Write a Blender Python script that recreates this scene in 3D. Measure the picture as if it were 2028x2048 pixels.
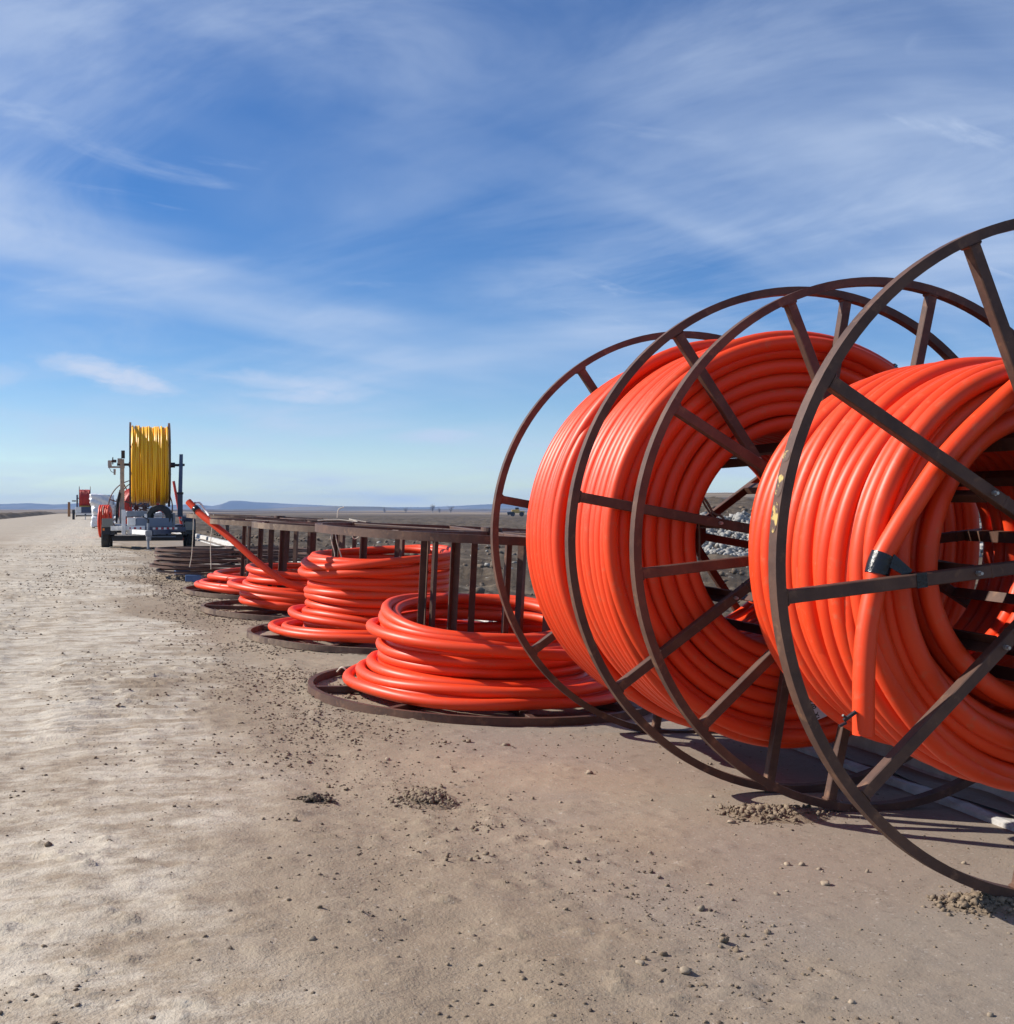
import bpy, math, random
import numpy as np
from math import sin, cos, pi, radians as rad

for o in list(bpy.data.objects): bpy.data.objects.remove(o)
scene = bpy.context.scene
COL = scene.collection
random.seed(7); RNG = np.random.default_rng(7)

# ------------------------------------------------------------------ camera, sky, sun, exposure
cam_d = bpy.data.cameras.new('camera'); cam = bpy.data.objects.new('camera', cam_d); COL.objects.link(cam)
cam.location = (0, 0, 1.37); cam.rotation_euler = (rad(89.86), 0, 0)
cam_d.sensor_fit = 'HORIZONTAL'; cam_d.sensor_width = 36; cam_d.lens = 41.82
cam_d.clip_start = .05; cam_d.clip_end = 20000
scene.camera = cam

SUN_EL = rad(35); SUN_AZ = rad(8)          # azimuth measured from -X towards +Y (sun to the left, slightly beyond)
sdir = (-cos(SUN_AZ)*cos(SUN_EL), sin(SUN_AZ)*cos(SUN_EL), sin(SUN_EL))
sl = bpy.data.lights.new('sun', 'SUN'); sl.energy = 5.0; sl.angle = rad(.55); sl.color = (1, .945, .86)
so = bpy.data.objects.new('sun', sl); COL.objects.link(so)
from mathutils import Vector, Matrix
so.rotation_euler = Vector(sdir).to_track_quat('Z', 'Y').to_euler(); so.location = (-20, 5, 30)

world = bpy.data.worlds.new('World'); scene.world = world; world.use_nodes = True
wn, wl = world.node_tree.nodes, world.node_tree.links
wn.clear()
wo = wn.new('ShaderNodeOutputWorld'); bg = wn.new('ShaderNodeBackground'); wl.new(bg.outputs[0], wo.inputs[0])
sky = wn.new('ShaderNodeTexSky'); sky.sky_type = 'NISHITA'; sky.sun_disc = False
sky.sun_elevation = SUN_EL; sky.sun_rotation = math.atan2(sdir[0], sdir[1])
sky.air_density = .85; sky.dust_density = .0; sky.ozone_density = 1.6; sky.altitude = 900
bg.inputs[1].default_value = .087
hs = wn.new('ShaderNodeHueSaturation'); hs.inputs['Saturation'].default_value = 1.36; hs.inputs['Hue'].default_value = .510
wl.new(sky.outputs[0], hs.inputs['Color'])
# thin cirrus: noise on a flat cloud layer high above
tc = wn.new('ShaderNodeTexCoord'); sep = wn.new('ShaderNodeSeparateXYZ'); wl.new(tc.outputs['Generated'], sep.inputs[0])
def wmath(op, a, b=None, clamp=False):
    m = wn.new('ShaderNodeMath'); m.operation = op; m.use_clamp = clamp
    for i, v in enumerate((a, b)):
        if v is None: continue
        if hasattr(v, 'links'): wl.new(v, m.inputs[i])
        else: m.inputs[i].default_value = v
    return m.outputs[0]
zz = wmath('ADD', wmath('MAXIMUM', sep.outputs[2], 0.0), .16)
cu = wmath('DIVIDE', sep.outputs[0], zz); cv = wmath('DIVIDE', sep.outputs[1], zz)
cmb = wn.new('ShaderNodeCombineXYZ'); wl.new(cu, cmb.inputs[0]); wl.new(cv, cmb.inputs[1])
def cloud(heading, along, across, loc, nscale, detail, rough, dist, lo, hi):
    m1 = wn.new('ShaderNodeMapping'); m1.inputs['Rotation'].default_value = (0, 0, rad(heading-90))   # streaks run along this heading
    wl.new(cmb.outputs[0], m1.inputs[0])
    mp = wn.new('ShaderNodeMapping'); mp.inputs['Scale'].default_value = (along, across, 1); mp.inputs['Location'].default_value = loc
    wl.new(m1.outputs[0], mp.inputs[0])
    nz = wn.new('ShaderNodeTexNoise'); nz.inputs['Scale'].default_value = nscale; nz.inputs['Detail'].default_value = detail
    nz.inputs['Roughness'].default_value = rough; nz.inputs['Distortion'].default_value = dist
    wl.new(mp.outputs[0], nz.inputs['Vector'])
    r = wn.new('ShaderNodeMapRange'); r.interpolation_type = 'SMOOTHSTEP'
    r.inputs[1].default_value = lo; r.inputs[2].default_value = hi
    wl.new(nz.outputs[0], r.inputs[0]); return r.outputs[0]
c1 = cloud(50, .42, 1.15, (3.1, 1.7, 0), 1.2, 4, .5, .35, .34, .70)
c2 = cloud(-58, .7, 1.5, (8.3, 4.2, 0), 1.6, 6, .62, .5, .36, .74)
c3 = cloud(10, 1, 1.2, (1.3, 9.9, 0), .8, 2, .5, .2, .34, .62)
c4 = cloud(60, 1.0, 2.6, (15.3, 2.9, 0), 1.5, 7, .62, .7, .60, .78)
cm = wmath('ADD', wmath('MULTIPLY', wmath('ADD', wmath('MULTIPLY', c1, .75), wmath('MULTIPLY', c2, .5)), wmath('ADD', wmath('MULTIPLY', c3, .7), .3)), wmath('MULTIPLY', c4, .4), True)
cm = wmath('MULTIPLY', cm, .76, True)
# a few small separate cirrus puffs low in the sky
fy_ = wmath('MAXIMUM', sep.outputs[1], .05); pu = wmath('DIVIDE', sep.outputs[0], fy_); pv_ = wmath('DIVIDE', sep.outputs[2], fy_)
pc = wn.new('ShaderNodeCombineXYZ'); wl.new(wmath('MULTIPLY', pu, 16.0), pc.inputs[0]); wl.new(wmath('MULTIPLY', pv_, 44.0), pc.inputs[1])
pn = wn.new('ShaderNodeTexNoise'); pn.inputs['Scale'].default_value = 1.6; pn.inputs['Detail'].default_value = 6; pn.inputs['Roughness'].default_value = .62; pn.inputs['Distortion'].default_value = .5; wl.new(pc.outputs[0], pn.inputs['Vector'])
for (u0, v0, wu, wv_, sk, am) in ((-.345, .118, .052, .011, -.18, 1.0), (-.315, .106, .035, .010, -.1, .8), (-.19, .108, .075, .008, -.10, .55), (-.17, .095, .05, .006, -.05, .5), (-.065, .062, .04, .006, .02, .5), (-.44, .11, .03, .012, .3, .5)):
    du = wmath('SUBTRACT', pu, u0); dv = wmath('SUBTRACT', wmath('SUBTRACT', pv_, v0), wmath('MULTIPLY', du, sk))
    dd = wmath('ADD', wmath('POWER', wmath('DIVIDE', du, wu), 2.0), wmath('POWER', wmath('DIVIDE', dv, wv_), 2.0))
    g_ = wmath('SUBTRACT', wmath('MULTIPLY', wmath('EXPONENT', wmath('MULTIPLY', dd, -.55)), 1.6), wmath('MULTIPLY', pn.outputs[0], 1.6))
    cm = wmath('ADD', cm, wmath('MULTIPLY', wmath('MAXIMUM', g_, 0.0), am), True)
mixc = wn.new('ShaderNodeMix'); mixc.data_type = 'RGBA'; wl.new(cm, mixc.inputs[0]); wl.new(hs.outputs[0], mixc.inputs[6])
mixc.inputs[7].default_value = (4.7, 5.6, 7.2, 1)
wl.new(mixc.outputs[2], bg.inputs[0])

scene.render.engine = 'CYCLES'
scene.view_settings.view_transform = 'Standard'; scene.view_settings.look = 'None'
scene.view_settings.exposure = .5; scene.view_settings.gamma = 1
scene.render.resolution_x = 1014; scene.render.resolution_y = 1024
try:
    scene.cycles.volume_bounces = 0; scene.cycles.max_bounces = 5; scene.cycles.transparent_max_bounces = 8
except Exception: pass

# ------------------------------------------------------------------ helpers
def tag(o, label=None, cat=None, group=None, kind=None):
    for k, v in (('label', label), ('category', cat), ('group', group), ('kind', kind)):
        if v: o[k] = v
    return o
def empty(name, loc, rot=(0, 0, 0)):
    o = bpy.data.objects.new(name, None); COL.objects.link(o); o.location = loc; o.rotation_euler = rot
    o.empty_display_size = .1; return o
def mesh(name, V, Fc, mat=None, smooth=False):
    me = bpy.data.meshes.new(name)
    V = np.asarray(V, dtype=np.float32)
    if isinstance(Fc, np.ndarray) and Fc.ndim == 2:
        k = Fc.shape[1]; n = len(Fc)
        me.vertices.add(len(V)); me.vertices.foreach_set('co', V.ravel())
        me.loops.add(n*k); me.loops.foreach_set('vertex_index', Fc.astype(np.int32).ravel())
        me.polygons.add(n); me.polygons.foreach_set('loop_start', np.arange(0, n*k, k, dtype=np.int32))
        me.polygons.foreach_set('loop_total', np.full(n, k, dtype=np.int32))
        me.update(calc_edges=True)
    else:
        me.from_pydata([tuple(map(float, v)) for v in V], [], [tuple(map(int, f)) for f in Fc]); me.update()
    if smooth: me.polygons.foreach_set('use_smooth', np.ones(len(me.polygons), dtype=bool))
    if mat: me.materials.append(mat)
    return me
def obj(name, me, parent=None, loc=(0, 0, 0), rot=(0, 0, 0), scale=None):
    o = bpy.data.objects.new(name, me); COL.objects.link(o); o.location = loc; o.rotation_euler = rot
    if scale: o.scale = scale
    if parent: o.parent = parent
    return o
class MB:
    def __init__(s): s.V = []; s.F = []
    def add(s, V, F):
        k = len(s.V); s.V += [tuple(v) for v in V]; s.F += [tuple(i+k for i in f) for f in F]; return s
    def box(s, x0, x1, y0, y1, z0, z1, bev=0):
        if bev <= 0:
            V = [(x, y, z) for z in (z0, z1) for y in (y0, y1) for x in (x0, x1)]
            return s.add(V, [(0, 2, 3, 1), (4, 5, 7, 6), (0, 1, 5, 4), (2, 6, 7, 3), (0, 4, 6, 2), (1, 3, 7, 5)])
        b = min(bev, .49*min(x1-x0, y1-y0, z1-z0))
        # chamfered box: octagonal loops
        def loop(ix, z): return [(x0+b+ix, y0+ix, z), (x1-b-ix, y0+ix, z), (x1-ix, y0+b+ix, z), (x1-ix, y1-b-ix, z), (x1-b-ix, y1-ix, z), (x0+b+ix, y1-ix, z), (x0+ix, y1-b-ix, z), (x0+ix, y0+b+ix, z)]
        L = loop(b*.7, z0)+loop(0, z0+b)+loop(0, z1-b)+loop(b*.7, z1)
        F = [tuple(range(7, -1, -1)), tuple(range(24, 32))]
        for r in range(3):
            for i in range(8): F.append((r*8+i, r*8+(i+1) % 8, r*8+8+(i+1) % 8, r*8+8+i))
        return s.add(L, F)
    def prism(s, poly, y0, y1, ax='y'):
        n = len(poly)
        if ax == 'y': V = [(x, y0, z) for x, z in poly]+[(x, y1, z) for x, z in poly]
        elif ax == 'x': V = [(y0, x, z) for x, z in poly]+[(y1, x, z) for x, z in poly]
        else: V = [(x, z, y0) for x, z in poly]+[(x, z, y1) for x, z in poly]
        F = [tuple(range(n)), tuple(range(2*n-1, n-1, -1))]+[(i, i+n, (i+1) % n+n, (i+1) % n) for i in range(n)]
        return s.add(V, F)
    def cyl(s, p0, p1, r0, r1=None, n=12, cap=True):
        r1 = r0 if r1 is None else r1
        p0, p1 = Vector(p0), Vector(p1); q = (p1-p0).to_track_quat('Z', 'Y')
        V = [p0+q@Vector((r0*cos(2*pi*i/n), r0*sin(2*pi*i/n), 0)) for i in range(n)]+[p1+q@Vector((r1*cos(2*pi*i/n), r1*sin(2*pi*i/n), 0)) for i in range(n)]
        F = [(i, (i+1) % n, (i+1) % n+n, i+n) for i in range(n)]
        if cap: F += [tuple(range(n-1, -1, -1)), tuple(range(n, 2*n))]
        return s.add(V, F)
    def bar(s, p0, p1, w, h):
        p0, p1 = Vector(p0), Vector(p1); q = (p1-p0).to_track_quat('Z', 'Y'); L = (p1-p0).length
        V = [p0+q@Vector((x, y, z)) for z in (0, L) for y in (-h/2, h/2) for x in (-w/2, w/2)]
        return s.add(V, [(0, 2, 3, 1), (4, 5, 7, 6), (0, 1, 5, 4), (2, 6, 7, 3), (0, 4, 6, 2), (1, 3, 7, 5)])
    def ring(s, r0, r1, z0, z1, n=48, rnd=None):
        # rectangular ring around z
        V = []
        for i in range(n):
            c, d = cos(2*pi*i/n), sin(2*pi*i/n)
            V += [(r0*c, r0*d, z0), (r1*c, r1*d, z0), (r1*c, r1*d, z1), (r0*c, r0*d, z1)]
        F = []
        for i in range(n):
            a, b = i*4, ((i+1) % n)*4
            for k in range(4): F.append((a+k, b+k, b+(k+1) % 4, a+(k+1) % 4))
        return s.add(V, [f[::-1] for f in F])
    def me(s, name, mat, smooth=False): return mesh(name, s.V, s.F, mat, smooth)
    def build(s, name, mat, parent=None, smooth=False, **k): return obj(name, s.me(name, mat, smooth), parent, **k)

def tube_arr(P, r, n=10, closed=False, caps=True):
    """P (m,3) centre line -> verts, quad faces"""
    P = np.asarray(P, float); m = len(P)
    if closed: T = np.roll(P, -1, 0)-np.roll(P, 1, 0)
    else: T = np.gradient(P, axis=0)
    T /= np.linalg.norm(T, axis=1)[:, None]+1e-12
    if closed: U = np.tile(np.array([0, 0, 1.]), (m, 1))
    else:
        U = np.zeros((m, 3)); u = np.array([0, 0, 1.]) if abs(T[0, 2]) < .9 else np.array([1., 0, 0])
        for i in range(m):
            u = u-T[i]*(u@T[i]); u /= np.linalg.norm(u); U[i] = u
    U = U-T*(U*T).sum(1)[:, None]; U /= np.linalg.norm(U, axis=1)[:, None]
    W = np.cross(T, U)
    a = np.linspace(0, 2*pi, n, endpoint=False)
    rr = np.broadcast_to(np.asarray(r, float), (m,))
    V = P[:, None]+rr[:, None, None]*(np.cos(a)[None, :, None]*U[:, None]+np.sin(a)[None, :, None]*W[:, None])
    V = V.reshape(-1, 3)
    i = np.arange(m if closed else m-1)[:, None]; j = np.arange(n)[None]
    i2 = (i+1) % m; j2 = (j+1) % n
    Fq = np.stack([i*n+j, i*n+j2, i2*n+j2, i2*n+j], -1).reshape(-1, 4)
    return V, Fq
def spline(pts, sub=10):
    P = np.asarray(pts, float); P = np.vstack([2*P[0]-P[1], P, 2*P[-1]-P[-2]]); out = []
    for i in range(1, len(P)-2):
        t = np.linspace(0, 1, sub, endpoint=False)[:, None]
        a, b, c, d = P[i-1], P[i], P[i+1], P[i+2]
        out.append(.5*((2*b)+(-a+c)*t+(2*a-5*b+4*c-d)*t*t+(-a+3*b-3*c+d)*t**3))
    return np.vstack(out+[P[-2][None]])
def tube(name, pts, r, mat, parent=None, n=10, sub=10, **k):
    V, Fq = tube_arr(spline(pts, sub) if len(pts) > 2 else np.array(pts), r, n)
    return obj(name, mesh(name, V, Fq, mat, True), parent, **k)

# numpy value noise
_perm = RNG.permutation(4096); _val = RNG.random(4096)
def vnoise(x, y):
    xi = np.floor(x).astype(int); yi = np.floor(y).astype(int); fx = x-xi; fy = y-yi
    fx = fx*fx*(3-2*fx); fy = fy*fy*(3-2*fy)
    h = lambda i, j: _val[_perm[(i+_perm[j & 4095]) & 4095]]
    return (h(xi, yi)*(1-fx)+h(xi+1, yi)*fx)*(1-fy)+(h(xi, yi+1)*(1-fx)+h(xi+1, yi+1)*fx)*fy-.5
def fbm(x, y, o=4, g=.5):
    s = 0; a = 1; f = 1
    for k in range(o): s = s+a*vnoise(x*f+17.3*k, y*f-9.1*k); a *= g; f *= 2.03
    return s
def sstep(a, b, x): t = np.clip((x-a)/(b-a), 0, 1); return t*t*(3-2*t)

# ------------------------------------------------------------------ materials
def material(name, col, rough=.6, col2=None, nscale=6, lo=.4, hi=.65, bump=0, bscale=40, metal=0, spec=.5, col3=None, n3=30, lo3=.6, hi3=.72, obj_rand=0, detail=5, stretch=None, bdist=.01):
    m = bpy.data.materials.new(name); m.use_nodes = True; N, L = m.node_tree.nodes, m.node_tree.links
    b = N['Principled BSDF']; b.inputs['Roughness'].default_value = rough; b.inputs['Metallic'].default_value = metal
    b.inputs['Specular IOR Level'].default_value = spec
    b.inputs['Base Color'].default_value = (*col, 1)
    tcn = N.new('ShaderNodeTexCoord'); vec = tcn.outputs['Object']
    if stretch:
        mp = N.new('ShaderNodeMapping'); mp.inputs['Scale'].default_value = stretch; L.new(vec, mp.inputs[0]); vec = mp.outputs[0]
    if obj_rand:
        oi = N.new('ShaderNodeObjectInfo'); va = N.new('ShaderNodeVectorMath'); va.operation = 'SCALE'; va.inputs[0].default_value = (37, 19, 53)
        L.new(oi.outputs['Random'], va.inputs['Scale']); vb = N.new('ShaderNodeVectorMath'); L.new(vec, vb.inputs[0]); L.new(va.outputs[0], vb.inputs[1]); vec = vb.outputs[0]
    def noise(sc, d=5, ro=.6):
        n = N.new('ShaderNodeTexNoise'); n.inputs['Scale'].default_value = sc; n.inputs['Detail'].default_value = d; n.inputs['Roughness'].default_value = ro
        L.new(vec, n.inputs['Vector']); return n.outputs[0]
    def mapr(s, a, c):
        r = N.new('ShaderNodeMapRange'); r.inputs[1].default_value = a; r.inputs[2].default_value = c; L.new(s, r.inputs[0]); return r.outputs[0]
    cur = None
    def mix(fac, A, B):
        x = N.new('ShaderNodeMix'); x.data_type = 'RGBA'; L.new(fac, x.inputs[0])
        for i, v in ((6, A), (7, B)):
            if hasattr(v, 'links'): L.new(v, x.inputs[i])
            else: x.inputs[i].default_value = (*v, 1)
        return x.outputs[2]
    cur = col
    if col2: cur = mix(mapr(noise(nscale, detail), lo, hi), cur, col2)
    if col3: cur = mix(mapr(noise(n3, 6, .65), lo3, hi3), cur, col3)
    if obj_rand:
        hv = N.new('ShaderNodeHueSaturation'); r = N.new('ShaderNodeMapRange'); r.inputs[3].default_value = 1-obj_rand; r.inputs[4].default_value = 1+obj_rand
        L.new(oi.outputs['Random'], r.inputs[0]); L.new(r.outputs[0], hv.inputs['Value'])
        if hasattr(cur, 'links'): L.new(cur, hv.inputs['Color'])
        else: hv.inputs['Color'].default_value = (*cur, 1)
        cur = hv.outputs[0]
    if hasattr(cur, 'links'): L.new(cur, b.inputs['Base Color'])
    if bump:
        bp = N.new('ShaderNodeBump'); bp.inputs['Strength'].default_value = bump; bp.inputs['Distance'].default_value = bdist
        L.new(noise(bscale, 6, .65), bp.inputs['Height']); L.new(bp.outputs[0], b.inputs['Normal'])
    return m
M = {}
M['pipe'] = material('orange_pipe', (.76, .050, .0075), .45, (.70, .058, .012), 3, .35, .7, spec=.38, bump=.06, bscale=9, col3=(.60, .105, .045), n3=22, lo3=.57, hi3=.76, obj_rand=.08)
M['pipe_end'] = material('pipe_bore', (.12, .02, .012), .7)
M['pipe_red'] = material('red_pipe', (.46, .024, .012), .45, (.52, .04, .016), 4, obj_rand=.07)
M['yellow'] = material('yellow_pipe', (.98, .52, .006), .38, (.95, .44, .005), 4, .35, .7, obj_rand=.12)
M['steel'] = material('rusty_brown_steel', (.058, .025, .016), .62, (.105, .049, .029), 7, .38, .66, bump=.35, bscale=60, col3=(.17, .085, .045), n3=16, lo3=.57, hi3=.72, bdist=.004)
M['steel_old'] = material('weathered_brown_steel', (.070, .039, .027), .7, (.19, .13, .088), 5, .40, .62, bump=.3, bscale=60, col3=(.36, .28, .2), n3=12, lo3=.60, hi3=.74, bdist=.004)
M['yellow_paint'] = material('yellow_paint_smear', (.085, .045, .030), .6, (.50, .35, .11), 26, .50, .60)
M['bolt'] = material('zinc_bolt', (.45, .44, .43), .35, metal=.8)
M['tape'] = material('black_tape', (.008, .008, .011), .22, bump=.3, bscale=50)
M['strap'] = material('teal_strap', (.03, .20, .27), .5)
M['twine'] = material('pale_twine', (.62, .56, .45), .9)
M['twine_dark'] = material('brown_twine', (.16, .11, .075), .9)
M['label'] = material('paper_label', (.62, .58, .62), .6)
M['ink'] = material('black_ink', (.008, .008, .008), .6)
M['green'] = material('green_print', (.006, .075, .065), .5)
M['concrete'] = material('kerb_concrete', (.40, .385, .36), .85, (.55, .53, .50), 7, .4, .65, bump=.3, bscale=50, col3=(.27, .23, .18), n3=5, lo3=.56, hi3=.72)
M['clod'] = material('soil_clod', (.17, .124, .082), .95, (.25, .19, .13), 25, .4, .65, bump=.5, bscale=90)
M['dkclod'] = material('dark_soil_clod', (.10, .072, .050), .95, (.16, .118, .082), 25, .4, .65, bump=.5, bscale=90)
M['stone'] = material('tan_pebble', (.33, .26, .185), .85, (.22, .17, .12), 30, .4, .65, obj_rand=.2)
M['rock'] = material('pale_rock', (.34, .325, .295), .85, (.22, .205, .185), 3.0, .4, .62, bump=.6, bscale=8, bdist=.05)
M['white'] = material('white_paint', (.74, .74, .73), .4, (.60, .59, .56), 6, .45, .7)
M['grey'] = material('grey_paint', (.26, .28, .31), .45, (.20, .21, .24), 6)
M['midgrey'] = material('galvanised_grey', (.30, .30, .31), .45, (.22, .22, .23), 8, metal=.3)
M['olive'] = material('grey_mudguard', (.19, .19, .17), .6)
M['navy'] = material('navy_paint', (.030, .042, .085), .4, (.045, .06, .11), 5)
M['blue'] = material('blue_grey_paint', (.05, .10, .22), .4, (.08, .14, .28), 5)
M['slate'] = material('slate_blue_panel', (.13, .165, .23), .45)
M['black'] = material('black_steel', (.014, .015, .02), .5)
M['rubber'] = material('tyre_rubber', (.018, .018, .02), .8, (.035, .033, .03), 12)
M['redtape'] = material('red_reflector', (.45, .025, .03), .35)
M['amber'] = material('amber_reflector', (.75, .22, .03), .35)
M['wrap'] = material('white_plastic_wrap', (.75, .75, .76), .35, (.6, .61, .64), 5, bump=.7, bscale=5, bdist=.05)
M['tarp'] = material('dark_blue_tarp', (.018, .03, .075), .5, (.03, .045, .10), 4, bump=.8, bscale=5, bdist=.05)
M['wood'] = material('orange_timber', (.36, .17, .055), .75, (.26, .11, .035), 3, stretch=(8, 8, 1))
M['palewood'] = material('pale_timber', (.55, .45, .32), .8, (.4, .32, .22), 5)
M['cat'] = material('machine_yellow', (.55, .35, .05), .5)
M['bark'] = material('grey_bark', (.19, .17, .155), .9)
M['foam'] = material('white_foam', (.8, .8, .8), .8)
M['hill'] = material('hill_grass', (.075, .075, .062), .95, (.16, .14, .11), .004, .45, .6, detail=8)

def road_material():
    m = bpy.data.materials.new('packed_dirt_road'); m.use_nodes = True; N, L = m.node_tree.nodes, m.node_tree.links
    b = N['Principled BSDF']; b.inputs['Roughness'].default_value = .88; b.inputs['Specular IOR Level'].default_value = .28
    geo = N.new('ShaderNodeTexCoord').outputs['Object']
    sepn = N.new('ShaderNodeSeparateXYZ')
    mp = N.new('ShaderNodeMapping'); mp.vector_type = 'TEXTURE'; mp.inputs['Location'].default_value = (2.2, 5.2, 0); mp.inputs['Rotation'].default_value = (0, 0, rad(19.2)); L.new(geo, mp.inputs[0])
    L.new(mp.outputs[0], sepn.inputs[0])          # X = minus distance from kerb, Y = along the road
    def noise(sc, d=5, ro=.6, vec=None, dist=0, stretch=None):
        n = N.new('ShaderNodeTexNoise'); n.inputs['Scale'].default_value = sc; n.inputs['Detail'].default_value = d; n.inputs['Roughness'].default_value = ro; n.inputs['Distortion'].default_value = dist
        v = mp.outputs[0]
        if stretch:
            q = N.new('ShaderNodeMapping'); q.inputs['Scale'].default_value = stretch; L.new(v, q.inputs[0]); v = q.outputs[0]
        L.new(v, n.inputs['Vector']); return n.outputs[0]
    def mapr(s, a, c, o0=0, o1=1, sm=True):
        r = N.new('ShaderNodeMapRange'); r.interpolation_type = 'SMOOTHSTEP' if sm else 'LINEAR'
        for i, v in ((1, a), (2, c), (3, o0), (4, o1)): r.inputs[i].default_value = v
        L.new(s, r.inputs[0]); return r.outputs[0]
    def math_(op, A, B, cl=False):
        x = N.new('ShaderNodeMath'); x.operation = op; x.use_clamp = cl
        for i, v in enumerate((A, B)):
            if hasattr(v, 'links'): L.new(v, x.inputs[i])
            else: x.inputs[i].default_value = v
        return x.outputs[0]
    def mix(fac, A, B):
        x = N.new('ShaderNodeMix'); x.data_type = 'RGBA'
        if hasattr(fac, 'links'): L.new(fac, x.inputs[0])
        else: x.inputs[0].default_value = fac
        for i, v in ((6, A), (7, B)):
            if hasattr(v, 'links'): L.new(v, x.inputs[i])
            else: x.inputs[i].default_value = (*v, 1)
        return x.outputs[2]
    s = math_('MULTIPLY', sepn.outputs[0], -1.0)
    base = mix(mapr(noise(.55, 6), .38, .66), (.245, .187, .130), (.305, .240, .172))
    base = mix(mapr(noise(3.0, 5, .7), .42, .7), base, (.275, .215, .153))
    # greyer, smoother strip in front of the kerb
    sw = math_('ADD', s, mapr(noise(.7, 4), .3, .7, -.7, .7))
    base = mix(math_('MULTIPLY', mapr(sw, 2.5, 1.0), .7), base, (.236, .197, .162))
    base = mix(math_('MULTIPLY', mapr(noise(1.1, 5, .6), .55, .72), math_('MULTIPLY', mapr(sw, 3.0, 1.4), .5)), base, (.31, .225, .155))
    # pale dry wheel track
    s2 = math_('ADD', s, mapr(noise(.5, 4), .3, .7, -.55, .55))
    band = math_('MULTIPLY', mapr(s2, 2.9, 3.7), mapr(s2, 7.5, 5.2))
    streak = mapr(noise(3.6, 5, .72, stretch=(.9, 1.6, 1)), .34, .64)
    base = mix(math_('MULTIPLY', math_('MULTIPLY', band, streak), .9), base, (.50, .44, .355))
    base = mix(math_('MULTIPLY', mapr(sepn.outputs[1], 14, 60), math_('MULTIPLY', mapr(s, 3.2, 4.6), .5)), base, (.45, .395, .32))
    # pale stripes painted across the travelled lane to bring out the tread
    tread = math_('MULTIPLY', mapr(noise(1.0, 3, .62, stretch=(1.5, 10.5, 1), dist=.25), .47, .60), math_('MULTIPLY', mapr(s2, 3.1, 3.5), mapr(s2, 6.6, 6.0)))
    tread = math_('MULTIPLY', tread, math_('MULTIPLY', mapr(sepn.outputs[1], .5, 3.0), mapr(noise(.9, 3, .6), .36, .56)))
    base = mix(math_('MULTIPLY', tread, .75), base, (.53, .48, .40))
    # scattered darker damp crumbs
    base = mix(math_('MULTIPLY', mapr(noise(9, 4, .72), .56, .7), .55), base, (.17, .132, .102))
    base = mix(math_('MULTIPLY', mapr(noise(38, 2, .6), .60, .72), .5), base, (.15, .118, .092))
    base = mix(math_('MULTIPLY', mapr(noise(55, 2, .6, dist=.4), .62, .72), .4), base, (.45, .40, .345))
    L.new(base, b.inputs['Base Color'])
    bp = N.new('ShaderNodeBump'); bp.inputs['Strength'].default_value = .6; bp.inputs['Distance'].default_value = .012
    rough_left = mapr(s, 1.0, 3.4, .35, 1)
    h = math_('ADD', math_('MULTIPLY', noise(22, 4, .7), 1.0), math_('MULTIPLY', noise(90, 2, .6), .5))
    h = math_('MULTIPLY', h, rough_left)
    L.new(h, bp.inputs['Height']); L.new(bp.outputs[0], b.inputs['Normal'])
    return m
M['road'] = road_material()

def field_material():
    m = bpy.data.materials.new('bare_field_soil'); m.use_nodes = True; N, L = m.node_tree.nodes, m.node_tree.links
    b = N['Principled BSDF']; b.inputs['Roughness'].default_value = .95; b.inputs['Specular IOR Level'].default_value = .15
    geo = N.new('ShaderNodeTexCoord').outputs['Object']
    ln = N.new('ShaderNodeVectorMath'); ln.operation = 'LENGTH'; L.new(geo, ln.inputs[0])
    def noise(sc, d, ro=.6, stretch=(1, 1, 1)):
        q = N.new('ShaderNodeMapping'); q.inputs['Scale'].default_value = stretch; L.new(geo, q.inputs[0])
        n = N.new('ShaderNodeTexNoise'); n.inputs['Scale'].default_value = sc; n.inputs['Detail'].default_value = d; n.inputs['Roughness'].default_value = ro
        L.new(q.outputs[0], n.inputs['Vector']); return n.outputs[0]
    def mapr(s, a, c, o0=0, o1=1):
        r = N.new('ShaderNodeMapRange'); r.interpolation_type = 'SMOOTHSTEP'
        for i, v in ((1, a), (2, c), (3, o0), (4, o1)): r.inputs[i].default_value = v
        L.new(s, r.inputs[0]); return r.outputs[0]
    def mul(A, B):
        x = N.new('ShaderNodeMath'); x.operation = 'MULTIPLY'
        for i, v in enumerate((A, B)):
            if hasattr(v, 'links'): L.new(v, x.inputs[i])
            else: x.inputs[i].default_value = v
        return x.outputs[0]
    def mix(fac, A, B):
        x = N.new('ShaderNodeMix'); x.data_type = 'RGBA'; L.new(fac, x.inputs[0])
        for i, v in ((6, A), (7, B)):
            if hasattr(v, 'links'): L.new(v, x.inputs[i])
            else: x.inputs[i].default_value = (*v, 1)
        return x.outputs[2]
    c = mix(mapr(noise(.35, 7, .65), .4, .65), (.062, .046, .033), (.115, .088, .063))
    c = mix(mul(mapr(noise(1.6, 7, .7, (.6, 1.6, 1)), .52, .68), .8), c, (.17, .135, .095))
    c = mix(mul(mapr(noise(7, 3, .5), .68, .74), .7), c, (.34, .32, .28))
    far = mapr(ln.outputs['Value'], 200, 600)
    f = mix(mapr(noise(.006, 5, .6, (.5, 2.4, 1)), .46, .53), (.060, .044, .032), (.235, .178, .115))
    c = mix(far, c, f)
    L.new(c, b.inputs['Base Color'])
    bp = N.new('ShaderNodeBump'); bp.inputs['Strength'].default_value = .8; bp.inputs['Distance'].default_value = .1
    L.new(noise(2.2, 5, .7), bp.inputs['Height']); L.new(bp.outputs[0], b.inputs['Normal'])
    return m
M['field'] = field_material()

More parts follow.
